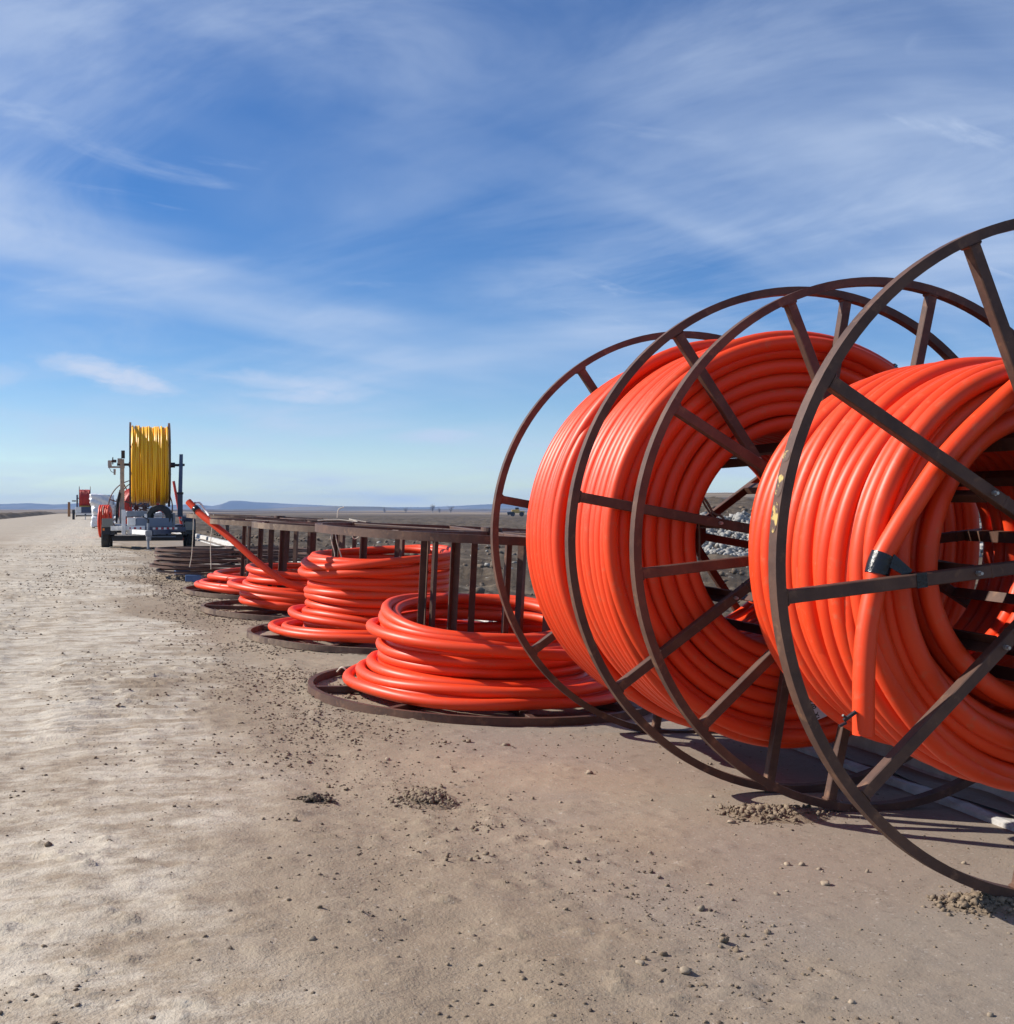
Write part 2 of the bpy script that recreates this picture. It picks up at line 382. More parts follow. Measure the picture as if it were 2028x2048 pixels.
# ------------------------------------------------------------------ ground, road, kerb
KP = np.array([2.2, 5.2]); KH = rad(19.2)
KD = np.array([-sin(KH), cos(KH)]); KN = np.array([-cos(KH), -sin(KH)])   # along the road, away from the kerb to the left
def sa(x, y): return (x-KP[0])*KN[0]+(y-KP[1])*KN[1], (x-KP[0])*KD[0]+(y-KP[1])*KD[1]
def xy(s, a): return KP[0]+s*KN[0]+a*KD[0], KP[1]+s*KN[1]+a*KD[1]
def road_z(s, a):
    zs = np.where(s < 3.5, .044*s, .154+.012*(np.minimum(s, 9)-3.5)-.01*np.maximum(s-9, 0))
    return zs+np.interp(a, [-10, 13, 20, 31, 60, 120, 300, 420], [-.155, .2015, .22, .17, .15, .15, .05, -1.2])-.033
def rz(x, y):
    s, a = sa(x, y); return float(road_z(np.float64(s), np.float64(a)))

def grid(name, X, Y, Z, mat, smooth=True):
    n, m = X.shape; V = np.stack([X, Y, Z], -1).reshape(-1, 3)
    i = np.arange(n-1)[:, None]; j = np.arange(m-1)[None]
    Fq = np.stack([i*m+j, i*m+j+1, (i+1)*m+j+1, (i+1)*m+j], -1).reshape(-1, 4)
    return mesh(name, V, Fq, mat, smooth)

# field terrain: polar sheet around the viewer, out to the horizon
ang = np.concatenate([np.arange(-30, 30, .1), np.arange(30, 330.1, 3)]); ang = np.radians(np.append(ang, 330)[:])
ang = np.unique(np.round(ang, 6))
rad_ = np.concatenate([[.3, 1.2], 2.2*np.exp(np.arange(0, 8.05, .0205))])
A2, R2 = np.meshgrid(ang, rad_)
GX, GY = R2*np.sin(A2), R2*np.cos(A2)
def field_z(x, y):
    s, a = sa(x, y); r = np.hypot(x, y); px = x/np.maximum(y, .1)
    near = np.where(s < -.7, 1., 0)*sstep(-.9, -2.2, s)
    h = -.12-.30*sstep(-1, -9, s)
    rough = fbm(x*.23, y*.23, 5)*.42+fbm(x*1.3+5, y*1.3, 4, .6)*.20+fbm(x*.05, y*.05, 2)*.5
    h = h+near*rough*np.where(r < 400, 1, 0)*sstep(400, 150, r)
    # far plain falls slightly below eye level and rolls
    h = h-sstep(150, 900, r)*1.2+sstep(250, 1500, r)*fbm(x*.0022+3, y*.0045, 3)*7
    # bank with the rock slope on the right, rising to a distant hill
    mr = sstep(.10, .15, px)*np.where(y > 0, 1, 0)
    bank = np.interp(y, [0, 40.5, 41.3, 46.2, 52, 80, 120, 300, 650, 1500], [0, 0, .1, 1.5, 1.75, 2.5, 2.3, 3.5, 12, 12])
    h = h+mr*(bank+.15*fbm(x*.3, y*.3, 3)*sstep(46, 60, y))
    # ground left of the road: low spoil berm
    left = sstep(12.5, 14.5, s)*sstep(22, 16, s)*np.where(a > 15, 1, .3)
    road = road_z(np.clip(s, -1, 14), a)-.10
    w = sstep(-1.0, -.55, s)*sstep(14.5, 12.5, s)
    lz = road+left*(.55+fbm(x*.25, y*.25, 4)*.5)
    h = np.where(s > 5, lz*np.where(s > 12, 1, 1), h)
    h = h*(1-w)+road*w
    h = np.where(s > 40, h*0-.3+fbm(x*.02, y*.02, 3)*1.0*sstep(40, 80, s), h)
    return np.where(r > 420, np.where(s > -1, -1.4+fbm(x*.002+3, y*.004, 3)*6, h), h)
ground = obj('ground', grid('ground', GX, GY, field_z(GX, GY), M['field'])); tag(ground, kind='structure')

# road sheet with real relief
av = np.concatenate([np.arange(-9, -3.2, .12), np.arange(-3.2, 4.5, .021), 4.5+np.cumsum(.021*1.0085**np.arange(0, 640))])
av = av[av < 415]
sv = np.concatenate([np.arange(.0, 5.2, .024), 5.2+np.cumsum(.024*1.045**np.arange(0, 62))]); sv = np.append(sv[sv < 13], 13.4)
S2, AA = np.meshgrid(sv, av)
RX, RY = xy(S2, AA)
def road_relief(S, A):
    # everything fades with distance where it could not be seen
    bumpy = .25+.75*sstep(.9, 3.0, S)
    h = fbm(S*1.1, A*.7, 3)*.009*sstep(.8, 2.6, S)
    h += fbm(S*6, A*6, 3, .6)*.012*bumpy
    h += np.maximum(fbm(S*17+3, A*17, 3, .65)-.22, 0)*.05*bumpy*(.35+.65*sstep(-.1, .35, fbm(S*.9+40, A*.6, 2)+.15))
    # lug marks of heavy tyres across the travelled lane
    lane = sstep(3.0, 3.5, S)*sstep(7.0, 6.2, S)*sstep(1.2, 3, A)
    for (s0, hw, per, sl_) in ((3.75, .42, .15, .6), (4.85, .45, .18, -.5), (5.95, .42, .16, .55)):
        q = (S-s0-.10*np.sin(A*.3+s0))/hw
        w_ = np.sin(2*pi*(A/per+np.abs(q)*sl_)+fbm(S*1.2+s0, A*.7, 3)*4)
        h += sstep(-.1, .55, w_)*.012*sstep(1.05, .85, np.abs(q))*sstep(16, 9, A)*lane*sstep(-.42, .0, fbm(S*1.4+9, A*.6+s0, 3))
    # long wheel ruts
    for s0, wd in ((2.75, .16), (4.35, .22), (5.6, .25)):
        q = S-s0-.12*np.sin(A*.35+s0); h -= .008*np.exp(-(q/wd)**2); h += .004*np.exp(-((np.abs(q)-1.7*wd)/(.5*wd))**2)
    return h*sstep(0, .25, S)
RZ = road_z(S2, AA)+road_relief(S2, AA)
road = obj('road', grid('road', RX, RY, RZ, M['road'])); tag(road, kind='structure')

# kerb: gutter lip, pan and upstand cast in lengths
kerb = empty('kerb', (KP[0], KP[1], 0), (0, 0, KH)); tag(kerb, kind='structure')
prof = [(-.02, -.14), (-.02, .022), (-.005, .032), (.03, .034), (.27, .012), (.285, .03), (.30, .135), (.325, .155), (.44, .155), (.46, .135), (.46, -.16)]
def kerb_piece(a0, a1):
    rows = np.linspace(a0, a1, 22 if a0 < 12 else 6); V = []; n = len(prof)
    for k, a in enumerate(rows):
        z0 = float(road_z(np.float64(0), np.float64(a)))
        for x, z in prof: V.append((x+random.uniform(-.006, .006), a, z+z0+random.uniform(-.006, .005)))
    F = []
    for k in range(len(rows)-1):
        for i in range(n):
            j = (i+1) % n; F.append((k*n+i, k*n+j, (k+1)*n+j, (k+1)*n+i))
    F.append(tuple(range(n-1, -1, -1))); F.append(tuple(range((len(rows)-1)*n, len(rows)*n)))
    obj('kerb_segment', mesh('kerb_segment', V, F, M['concrete']), kerb)
a = -4.0
while a < 46:
    kerb_piece(a, a+2.99); a += 3.0
while a < 200:
    kerb_piece(a, a+9.98); a += 10

gs = np.linspace(-.045, -.275, 9); ga_ = np.arange(-4, 46, .08); GS, GA = np.meshgrid(gs, ga_)
gx, gy = xy(GS, GA); gz = road_z(0*GA, GA)+.030-.09*(-.045-GS)+.012+.020*np.maximum(fbm(GS*5, GA*2.2, 4, .6), -.35)+.05*np.maximum(0, -GS-.22)
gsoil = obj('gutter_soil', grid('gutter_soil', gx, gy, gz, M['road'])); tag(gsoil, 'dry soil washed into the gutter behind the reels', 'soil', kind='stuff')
# distant hills on the skyline, heightfields with depth
def hills(name, y0, pts, depth, seed):
    pxs = np.array([p[0] for p in pts], float); pys = np.array([p[1] for p in pts], float)
    u = np.linspace(0, 1, 260); vx = np.interp(u, np.linspace(0, 1, len(pxs)), pxs)
    top = (1018-np.interp(vx, pxs, pys))/2356*y0+1.37
    vs = np.linspace(-1, 1, 40)
    U, Vv = np.meshgrid(vx, vs); Tp = np.tile(top, (40, 1))
    X = (U-1014)/2356*y0*(1+Vv*depth/y0*.5); Y = y0+Vv*depth
    prof_ = np.clip(1-np.abs(Vv)**1.5, 0, 1)
    Z = -20+(Tp+20)*prof_*(1+.22*fbm(X*.004+seed, Y*.004, 4)*np.abs(Vv)*2)
    o = obj(name, grid(name, X, Y, Z, M['hill'])); tag(o, kind='structure'); return o
hills('hills', 4300, [(-300, 1006), (-150, 1003), (0, 1008), (60, 1006), (110, 1009), (150, 1007), (200, 1003), (260, 1006), (330, 1010), (390, 1008), (425, 1012), (448, 1007), (462, 1001), (480, 1001), (510, 1004), (540, 1005), (590, 1008), (640, 1010), (700, 1013), (780, 1014), (850, 1014), (910, 1012), (960, 1009), (1010, 1007), (1100, 1005), (1250, 1002), (1400, 1000), (1800, 998), (2400, 1000)], 520, 3)
hills('hills', 2100, [(430, 1019), (560, 1016), (600, 1013), (680, 1012), (760, 1013), (800, 1017), (900, 1018), (1000, 1017), (1100, 1016)], 160, 8)

# ------------------------------------------------------------------ reels
RF = 1.22
_cache = {}
def cached(key, fn):
    if key not in _cache: _cache[key] = fn()
    return _cache[key]
def rim_me(mat):
    return cached(('rim', mat), lambda: MB().ring(RF-.036, RF, 0, .052, 128).me('rim', M[mat]))
def spoke_me(mat):
    return cached(('spoke', mat), lambda: MB().box(.07, RF-.035, -.0225, .0225, .003, .047, .004).box(RF-.047, RF-.033, -.029, .029, -.001, .053, .005).box(.385, .40, -.0245, .0245, .001, .049, .004).me('spoke', M[mat]))
def hub_me(mat):
    def f():
        b = MB(); b.ring(.045, .075, -.02, .072, 24); b.prism([(.115*cos(2*pi*i/8+.39), .115*sin(2*pi*i/8+.39)) for i in range(8)], .052, .060, 'z'); return b.me('hub', M[mat])
    return cached(('hub', mat), f)
def bolt_me():
    def f():
        b = MB(); b.cyl((0, 0, -.010), (0, 0, .004), .009, n=6); b.cyl((0, 0, -.022), (0, 0, -.012), .006, n=8); return b.me('bolt', M['bolt'])
    return cached('bolt', f)
def crossbar_me(w, mat):
    # angle-iron bar running from flange to flange
    def f():
        b = MB(); t = .007
        b.prism([(-.024, -.024), (.024, -.024), (.024, -.024+t), (-.024+t, -.024+t), (-.024+t, .024), (-.024, .024)], .050, w-.050, 'z'); return b.me('crossbar', M[mat])
    return cached(('bar', w, mat), f)
def reel(name, loc, rot, w, nsp, phase, rbar, mat, label, group, bolts=True, cat='cable reel'):
    rmat = mat; mat = 'steel'
    r = empty(name, loc, rot); tag(r, label, cat, group)
    obj('rim', rim_me(rmat), r); obj('rim', rim_me(rmat), r, (0, 0, w-.055))
    obj('hub', hub_me(mat), r); obj('hub', hub_me(mat), r, (0, 0, w), (pi, 0, 0))
    for k in range(nsp):
        a = phase+2*pi*k/nsp
        obj('spoke', spoke_me(mat), r, (0, 0, 0), (0, 0, a)); obj('spoke', spoke_me(mat), r, (0, 0, w-.0525), (0, 0, a))
        obj('crossbar', crossbar_me(w, mat), r, (rbar*cos(a), rbar*sin(a), 0), (0, 0, a))
        if bolts: obj('bolt', bolt_me(), r, (rbar*cos(a), rbar*sin(a), 0), (0, 0, a))
    return r

def turn(parent, r, t, ro, mat='pipe', sag=0, wr=.004, wt=.004, tilt=0, tphi=0, shift=(0, 0), seed=None, seg=112, n=10, dt=0, name='pipe_turn', ell=0, ephi=0, bumpw=None):
    """one turn of pipe round local z"""
    rs = np.random.default_rng(seed if seed is not None else RNG.integers(1e9))
    th = np.linspace(0, 2*pi, seg, endpoint=False)
    rr = r+ell*np.cos(2*(th-ephi)); zz_ = t+tilt*np.cos(th-tphi)
    for k in (2, 3, 5):
        p1, p2 = rs.uniform(0, 2*pi, 2); rr = rr+wr*rs.normal()*.6/np.sqrt(k)*np.cos(k*th+p1); zz_ = zz_+wt*rs.normal()*.6/np.sqrt(k)*np.cos(k*th+p2)
    if bumpw is not None:           # local lift (riding over another turn)
        c, wd, dr, dz = bumpw; g = np.exp(-((((th-c+pi) % (2*pi))-pi)/wd)**2); rr = rr+dr*g; zz_ = zz_+dz*g
    P = np.stack([rr*np.cos(th)+shift[0], rr*np.sin(th)+shift[1]+sag, zz_], 1)
    V, Fq = tube_arr(P, ro, n, True)
    return obj(name, mesh(name, V, Fq, M[mat], True), parent)

# --- the nearest standing reel (ten spokes) and its coil
hC = 15.3; cC = (2.052, 4.157, 1.194); rotC = (-pi/2+rad(.5), 0, rad(hC)); wC = 1.313
reelC = reel('steel_reel', cC, rotC, wC, 10, pi-rad(5.5), .455, 'steel', 'nearest upright brown steel cable reel with ten spokes, cut off by the right edge', 'upright steel reels')
D = .075
coilC = empty('pipe_coil', cC, rotC); tag(coilC, 'loosely wound orange pipe coil on the nearest reel, its cut end taped to a spoke', 'pipe coil', 'orange pipe coils on upright reels')
rs = np.random.default_rng(11)
for k in range(15):                    # inner layer, full width
    t = .175+k*.0735
    turn(coilC, .535+rs.uniform(-.006, .006), t, D/2, sag=.012, wr=.006, wt=.006, seed=100+k)
for L_ in range(1, 4):
    r = .535+L_*.066
    tmax = {1: 1.18, 2: 1.12, 3: 1.06}[L_]
    cols = np.arange(.175+(.036 if L_ % 2 else 0), tmax, .0765)
    for k, t in enumerate(cols):
        if L_ < 3 and 2 < k < len(cols)-2: continue
        turn(coilC, r+rs.uniform(-.008, .008)+.012*L_-max(0, t-.9)*.10, t+rs.uniform(-.008, .008), D/2, sag=(.018+.016*L_)*(1 if t < .5 else .45), wr=.012, wt=.016, tilt=rs.uniform(-.022, .022), tphi=rs.uniform(0, 6.3), seed=140+L_*40+k)
# slack outer turns that hang clear at the bottom and wander sideways on top
turn(coilC, .785, .30, D/2, sag=.075, wr=.02, wt=.03, tilt=.05, tphi=2.2, seed=301)
turn(coilC, .765, .56, D/2, sag=.05, wr=.012, wt=.03, tilt=.07, tphi=3.6, seed=302)
turn(coilC, .75, .19, D/2, sag=.055, wr=.015, wt=.012, tilt=.02, tphi=1.0, seed=303)
turn(coilC, .66, .145, D/2, sag=.03, wr=.015, wt=.006, tilt=.012, tphi=4.0, seed=304)
# free end: leaves the outer layer, passes behind the left spoke and hangs
pts = [(.62, -.36, .20), (.42, -.60, .18), (.17, -.715, .145), (-.10, -.675, .115), (-.341, -.515, .098), (-.51, -.362, .096), (-.64, -.197, .095), (-.713, -.095, .094), (-.772, .003, .094), (-.795, .099, .094), (-.827, .238, .088), (-.843, .39, .080), (-.847, .593, .074)]
tube('loose_end', pts, D/2, M['pipe'], coilC, n=16, sub=12)
be = MB(); be.cyl((-.847, .585, .0745), (-.847, .5935, .0738), D/2-.006, n=16); be.build('pipe_bore', M['pipe_end'], coilC)
# black tape lashing the free end to the spoke
tube('tape', [(-.762, -.018, .0942), (-.772, .003, .094), (-.780, .025, .094), (-.786, .048, .094)], D/2+.0045, M['tape'], coilC, 18, 6)
for (p0, p1, w_) in (((-.752, -.010, .058), (-.690, .044, .046), .030), ((-.758, .012, .056), (-.70, .046, .044), .022)):
    tp = MB(); tp.bar(p0, p1, w_, .004); tp.build('tape', M['tape'], coilC)
a5 = pi-rad(5.5); c5, s5 = cos(a5), sin(a5)
x5 = MB(); x5.box(.655, .695, -.0255, .0255, .0005, .0495); x5.build('tape', M['tape'], coilC, rot=(0, 0, a5))
wx = MB(); wx.bar((-.925, .540, .07), (-.885, .51, .06), .010, .012); wx.bar((-.918, .548, .068), (-.948, .556, .06), .008, .008); wx.bar((-.912, .535, .068), (-.935, .520, .06), .007, .007); wx.build('wire_tie', M['black'], coilC)
# yellow paint smear on the rim
for (b0, b1) in ((15.8, 17.6), (10.2, 13.8), (4.6, 9.4)):
    ymb = MB(); n_ = 16; Vv = []
    for i in range(n_+1):
        a_ = pi+rad(b0+(b1-b0)*i/n_); e_ = sin(pi*i/n_)**.4
        Vv += [((RF+.0012)*cos(a_), (RF+.0012)*sin(a_), .026-.022*e_), ((RF+.0012)*cos(a_), (RF+.0012)*sin(a_), .028+.022*e_)]
    ymb.add(Vv, [(2*i, 2*i+1, 2*i+3, 2*i+2) for i in range(n_)])
    ymb.build('paint_smear', M['yellow_paint'], reelC)

# --- the second standing reel (eight spokes) with a tight coil
hA = 14.36; cA = (1.4605, 5.6764, 1.2216); rotA = (-pi/2, 0, rad(hA)); wA = 1.516
reelA = reel('steel_reel', cA, rotA, wA, 8, pi+rad(10), .475, 'steel', 'upright brown steel cable reel with eight spokes behind the nearest one', 'upright steel reels')
coilA = empty('pipe_coil', cA, rotA); tag(coilA, 'tightly wound orange pipe coil on the upright reel behind the nearest one', 'pipe coil', 'orange pipe coils on upright reels')
DA = .073; rs = np.random.default_rng(5)
for L_ in range(7):                    # near face, one column of turns per layer, then the last column
    r = .575+L_*.0693; 
    turn(coilA, r, .125+rs.uniform(-.006, .006), DA/2, wr=.005, wt=.007, seed=400+L_)
    if L_ < 6: turn(coilA, r, .198+rs.uniform(-.005, .005), DA/2, wr=.003, wt=.004, seed=420+L_)
    turn(coilA, r, 1.395+rs.uniform(-.006, .006), DA/2, wr=.005, wt=.006, seed=440+L_)
for k in range(1, 17):                 # outer layer
    t = .125+k*.0735
    g = .0
    if k in (8,): g = -.048
    if k > 8: g = .034
    turn(coilA, .991+g+rs.uniform(-.004, .004), t, DA/2, wr=.004, wt=.005, seed=460+k)
for k in range(2, 17): turn(coilA, .575, .125+k*.0735, DA/2, wr=.003, wt=.003, seed=490+k, seg=96, n=8)
# two turns riding over the others
turn(coilA, 1.035, .80, DA/2, wr=.006, wt=.02, tilt=.05, tphi=rad(200), bumpw=(rad(235), .5, .028, -.10), seed=520)
turn(coilA, 1.012, .90, DA/2, wr=.006, wt=.02, tilt=.03, tphi=rad(120), bumpw=(rad(215), .6, .022, -.04), seed=521)
turn(coilA, .955, .085, DA/2, wr=.006, wt=.006, tilt=.01, tphi=rad(200), bumpw=(rad(190), .7, .035, -.004), seed=522)
# strap over the outer turns
def strap_me():
    ang_ = math.atan2(-.86, .53); out = []
    prof_ = [(.878, .083), (.905, .079), (.925, .084), (.953, .080), (.97, .084), (.995, .083), (1.018, .092), (1.031, .115), (1.032, .145), (1.031, .20)]
    V = []
    for (r_, z_) in prof_:
        sk = (1.031-r_)*.35
        for d_ in (-.006, .006):
            a_ = ang_-sk+d_/r_; V.append((r_*cos(a_), r_*sin(a_), z_-.0015 if z_ < .1 else z_))
    return mesh('strap', V, [(2*i, 2*i+1, 2*i+3, 2*i+2) for i in range(len(prof_)-1)], M['strap'])
obj('strap', strap_me(), coilA)
# paper label on the near face
lo_ = obj('paper_label', MB().box(0, .158, 0, .150, 0, .0015).me('paper_label', M['label']), coilA, (.033, .742, .0862), (pi, 0, rad(71.5)))
def text(name, body, size, parent, loc, mat, rot=(0, 0, 0)):
    cu_ = bpy.data.curves.new(name, 'FONT'); cu_.body = body; cu_.size = size; cu_.offset = .0012
    t_ = bpy.data.objects.new(name, cu_); COL.objects.link(t_)
    bpy.context.view_layer.update(); dg = bpy.context.evaluated_depsgraph_get()
    me_ = bpy.data.meshes.new_from_object(t_.evaluated_get(dg)); bpy.data.objects.remove(t_)
    me_.materials.clear(); me_.materials.append(mat)
    o = obj(name, me_, parent, loc, rot); return o
# (label local x runs down the sheet, local y across it towards -)
lo_.location = (.020, .742, .0835)
text('printed_code', '96L720', .030, lo_, (.010, .010, .0019), M['ink'])
text('printed_code', 'X1', .030, lo_, (.120, .010, .0019), M['ink'])
MB().box(.066, .105, .055, .108, .0016, .0021).build('green_block', M['green'], lo_)
MB().box(.118, .148, .105, .135, .0016, .0021).build('black_block', M['ink'], lo_)
# frayed twine inside the hub of that reel
tw = empty('twine', cA, rotA); tag(tw, 'frayed brown twine hanging inside the hub of the tightly wound upright reel', 'twine')
tube('strand', [(-.50, -.23, .16), (-.515, -.18, .15), (-.505, -.02, .16), (-.50, .10, .17)], .006, M['twine_dark'], tw, 6)
tube('strand', [(-.50, -.22, .15), (-.47, -.18, .145), (-.44, -.13, .14), (-.40, -.115, .14), (-.385, -.10, .14)], .006, M['twine_dark'], tw, 6)
tube('strand', [(-.50, -.21, .155), (-.475, -.16, .15), (-.44, -.11, .14), (-.415, -.085, .14)], .005, M['twine_dark'], tw, 6)

# --- reels lying flat beside the kerb
TILT = math.atan(.0466)
def flat_pos(x, y): return (x, y, rz(x, y)+.004)
GF = 'steel reels lying flat along the kerb'; GC = 'orange pipe coils on the flat reels'
flats = [((-.162, 8.25), 1.14, 16, 'flat-lying brown reel nearest the camera, next to the upright reels'),
         ((-1.24, 11.25), 1.07, 31, 'flat-lying brown reel second from the upright reels, holding the tallest pipe stack'),
         ((-2.27, 13.56), 1.035, 8, 'flat-lying brown reel with the slanting orange pipe tied to its upper rim'),
         ((-3.12, 15.92), 1.04, 26, 'farthest flat-lying brown reel with only a low coil, next to the stacked flanges')]
roots = []
for (p, W, ph, lb_) in flats:
    roots.append(reel('flat_steel_reel', flat_pos(*p), (rad(random.uniform(-.3, .3)), TILT, 0), W, 8, rad(ph), .47, 'steel_old' if len(roots) != 0 else 'steel', lb_, GF, bolts=False))
def flat_coil(i, label):
    o = roots[i]; c = empty('flat_pipe_coil', o.location, o.rotation_euler); tag(c, label, 'pipe coil', GC); return c
z0 = .058+.0375
# coil 1 (nearest): flared loose turns at the bottom, tighter stack above
c1_ = flat_coil(0, 'loose orange pipe coil on the nearest flat reel, widest loops spreading at its base')
def T(c, r, z, **k):
    k['wr'] = k.get('wr', .008)*1.7; k['wt'] = k.get('wt', .008)*1.6
    return turn(c, r, z, D/2, n=12, **k)
T(c1_, .965, z0+.004, shift=(.02, -.02), tilt=.012, tphi=1.2, seed=601, wr=.012)
T(c1_, .885, z0+.002, shift=(.03, .0), tilt=.01, tphi=2.5, seed=602, wr=.012)
T(c1_, .90, z0+.066, shift=(.05, -.03), tilt=.02, tphi=0.3, seed=603, wr=.012)
T(c1_, .80, z0+.075, shift=(-.01, .0), tilt=.02, tphi=3.6, seed=604, wr=.012)
T(c1_, .73, z0+.004, seed=605, wr=.012)
for k, (r, z, sh, tl, tp_) in enumerate([(.72, .085, (-.02, 0), .015, 2.0), (.71, .158, (-.01, .02), .012, 1.0), (.715, .228, (-.015, 0), .02, 1.6), (.70, .285, (.03, 0), .04, .4), (.70, .335, (-.02, .01), .05, 1.9), (.69, .385, (-.03, .01), .075, 2.1), (.665, .44, (-.03, 0), .085, 1.9), (.625, .352, (0, 0), .05, 1.7), (.62, .43, (-.02, .02), .08, 1.7)]):
    T(c1_, r, z0+z, shift=sh, tilt=tl, tphi=tp_, seed=610+k, wr=.012, wt=.008)
T(c1_, .80, z0+.30, shift=(.02, -.05), tilt=.045, tphi=3.3, seed=630, wr=.015)
T(c1_, .64, z0+.20, seed=631); T(c1_, .64, z0+.09, seed=632)
# coil 2: tall stack
c2_ = flat_coil(1, 'tall stack of orange pipe turns on the second flat reel, crossing at the top')
for k in range(10):
    T(c2_, .665+.012*sin(k*1.9), z0+.004+k*.0705, shift=(.012*sin(k*2.3)-.005, .012*cos(k*1.7)), tilt=.006+.01*abs(sin(k)), tphi=k*1.1, seed=700+k, wr=.010, wt=.006)
T(c2_, .955, z0+.002, shift=(-.03, -.01), tilt=.006, tphi=1, seed=720, wr=.015)
T(c2_, .85, z0+.045, shift=(-.01, -.03), tilt=.05, tphi=0.1, seed=721, wr=.015)
T(c2_, .78, z0+.085, shift=(-.03, 0), tilt=.06, tphi=3.0, seed=722, wr=.015)
T(c2_, .715, z0+.60, shift=(-.02, 0), tilt=.085, tphi=.35, seed=723, wr=.01)
T(c2_, .70, z0+.685, shift=(-.015, -.01), tilt=.09, tphi=.5, seed=724, wr=.01)
T(c2_, .625, z0+.70, seed=725, tilt=.05, tphi=.8); T(c2_, .63, z0+.62, seed=726, tilt=.04, tphi=.8)
# coil 3: shorter stack, free end slanting up to the upper rim
c3_ = flat_coil(2, 'short orange pipe coil whose free end slants up to the rim of its reel')
for k in range(5):
    T(c3_, .78-.03*k+.02*sin(k*2), z0+.05+k*.070, shift=(.015*sin(k*2.1), .015*cos(k*1.3)), tilt=.02, tphi=k*1.3+.5, seed=760+k, wr=.014, wt=.01)
T(c3_, .70, z0+.004, seed=768); T(c3_, .885, z0+.17, shift=(-.02, -.03), tilt=.05, tphi=2.9, seed=769, wr=.015)
T(c3_, .72, z0+.37, shift=(.01, .01), tilt=.03, tphi=2.6, seed=770, wr=.012)
tube('loose_end', [(.55, -.52, .36), (.25, -.74, .33), (-.10, -.83, .37), (-.42, -.80, .56), (-.80, -.70, .84), (-1.14, -.56, 1.06), (-1.27, -.50, 1.16), (-1.33, -.475, 1.21)], D/2, M['pipe'], c3_, 12, 10)
bt = MB(); bt.cyl((-1.205, -.533, 1.112), (-1.245, -.513, 1.143), D/2+.004, n=14); bt.build('tape', M['tape'], c3_, True)
tube('tie', [(-1.25, -.50, 1.20), (-1.22, -.40, 1.20), (-1.16, -.38, 1.12), (-1.10, -.44, 1.06)], .012, M['foam'], c3_, 6)
# coil 4: low coil
c4_ = flat_coil(3, 'low orange pipe coil with a cut end on the farthest flat reel')
T(c4_, 1.02, z0+.002, shift=(-.03, -.02), seed=780, wr=.02); T(c4_, .93, z0+.05, shift=(-.02, 0), tilt=.03, tphi=1, seed=781, wr=.02)
T(c4_, .87, z0+.095, shift=(.0, -.02), tilt=.03, tphi=4, seed=782, wr=.02); T(c4_, .80, z0+.15, tilt=.02, tphi=2, seed=783, wr=.02)
T(c4_, .77, z0+.02, seed=784); T(c4_, .72, z0+.09, seed=785)

# twine left on the flat reels
def twine(label, pieces, root, mat='twine', r=.006):
    t = empty('twine', root.location, root.rotation_euler); tag(t, label, 'twine', 'bits of twine left on the flat reels')
    for p in pieces: tube('strand', p, r, M[mat], t, 6, 8)
twine('pale twine knotted on the base rim of the nearest flat reel', [[(-1.06, .18, .075), (-1.02, .16, .11), (-.96, .15, .07), (-.93, .15, .06)], [(-.99, .13, .055), (-.99, .12, .02), (-.97, .17, .02), (-.97, .18, .056), (-.99, .13, .057)]], roots[0])
twine('pale twine dangling between the posts of the tallest pipe stack', [[(-.42, -.30, 1.06), (-.44, -.31, .95), (-.40, -.30, .80), (-.42, -.3, .70)], [(-.42, -.30, 1.06), (-.38, -.3, .9), (-.34, -.28, .78), (-.33, -.28, .70)], [(-.47, -.95, 1.115), (-.30, -.93, 1.13), (-.12, -.96, 1.12), (-.2, -.9, 1.14), (-.05, -.92, 1.12)]], roots[1], r=.0045)
twine('looped twine hanging from the reel with the slanting pipe', [[(.62, -1.05, 1.06), (.58, -1.06, .98), (.60, -1.05, .90), (.66, -1.05, .93), (.66, -1.06, 1.0), (.63, -1.05, 1.06)], [(.35, -.6, 1.11), (.36, -.6, 1.20), (.42, -.6, 1.23)]], roots[2], r=.005)
twine('twine hanging down the left side of the farthest flat reel', [[(-.98, -.7, 1.05), (-.97, -.72, .8), (-.98, -.7, .5), (-1.0, -.7, .35)], [(-.66, -.95, 1.05), (-.68, -.95, .7), (-.66, -.95, .35)]], roots[3], r=.005)

# --- stacked bare flanges on blue blocks
sx, sy = -4.38, 18.75; sz = rz(sx, sy)
GB = 'loose reel flanges in one stack'
lev = ['bottom flange of the rusty flange stack, resting on blue blocks', 'second flange from the bottom of the rusty flange stack', 'third flange from the bottom of the rusty flange stack', 'third flange from the top of the rusty flange stack', 'second flange from the top of the rusty flange stack', 'top flange of the rusty flange stack beyond the flat reels']
for k in range(6):
    f = empty('reel_flange', (sx+random.uniform(-.06, .06), sy+random.uniform(-.05, .05), sz+.13+k*.067), (rad(random.uniform(-.4, .4)), TILT*.4+rad(random.uniform(-.35, .35)), 0)); tag(f, lev[k], 'reel flange', GB)
    obj('rim', rim_me('steel'), f, scale=(1, 1, .62))
    for q in range(8): obj('spoke', spoke_me('steel'), f, (0, 0, 0), (0, 0, random.random()*.1+k*.37+2*pi*q/8), (1, 1, .58))
    obj('hub', cached('hubflat', lambda: MB().ring(.045, .09, .004, .050, 20).me('hub', M['steel_old'])), f)
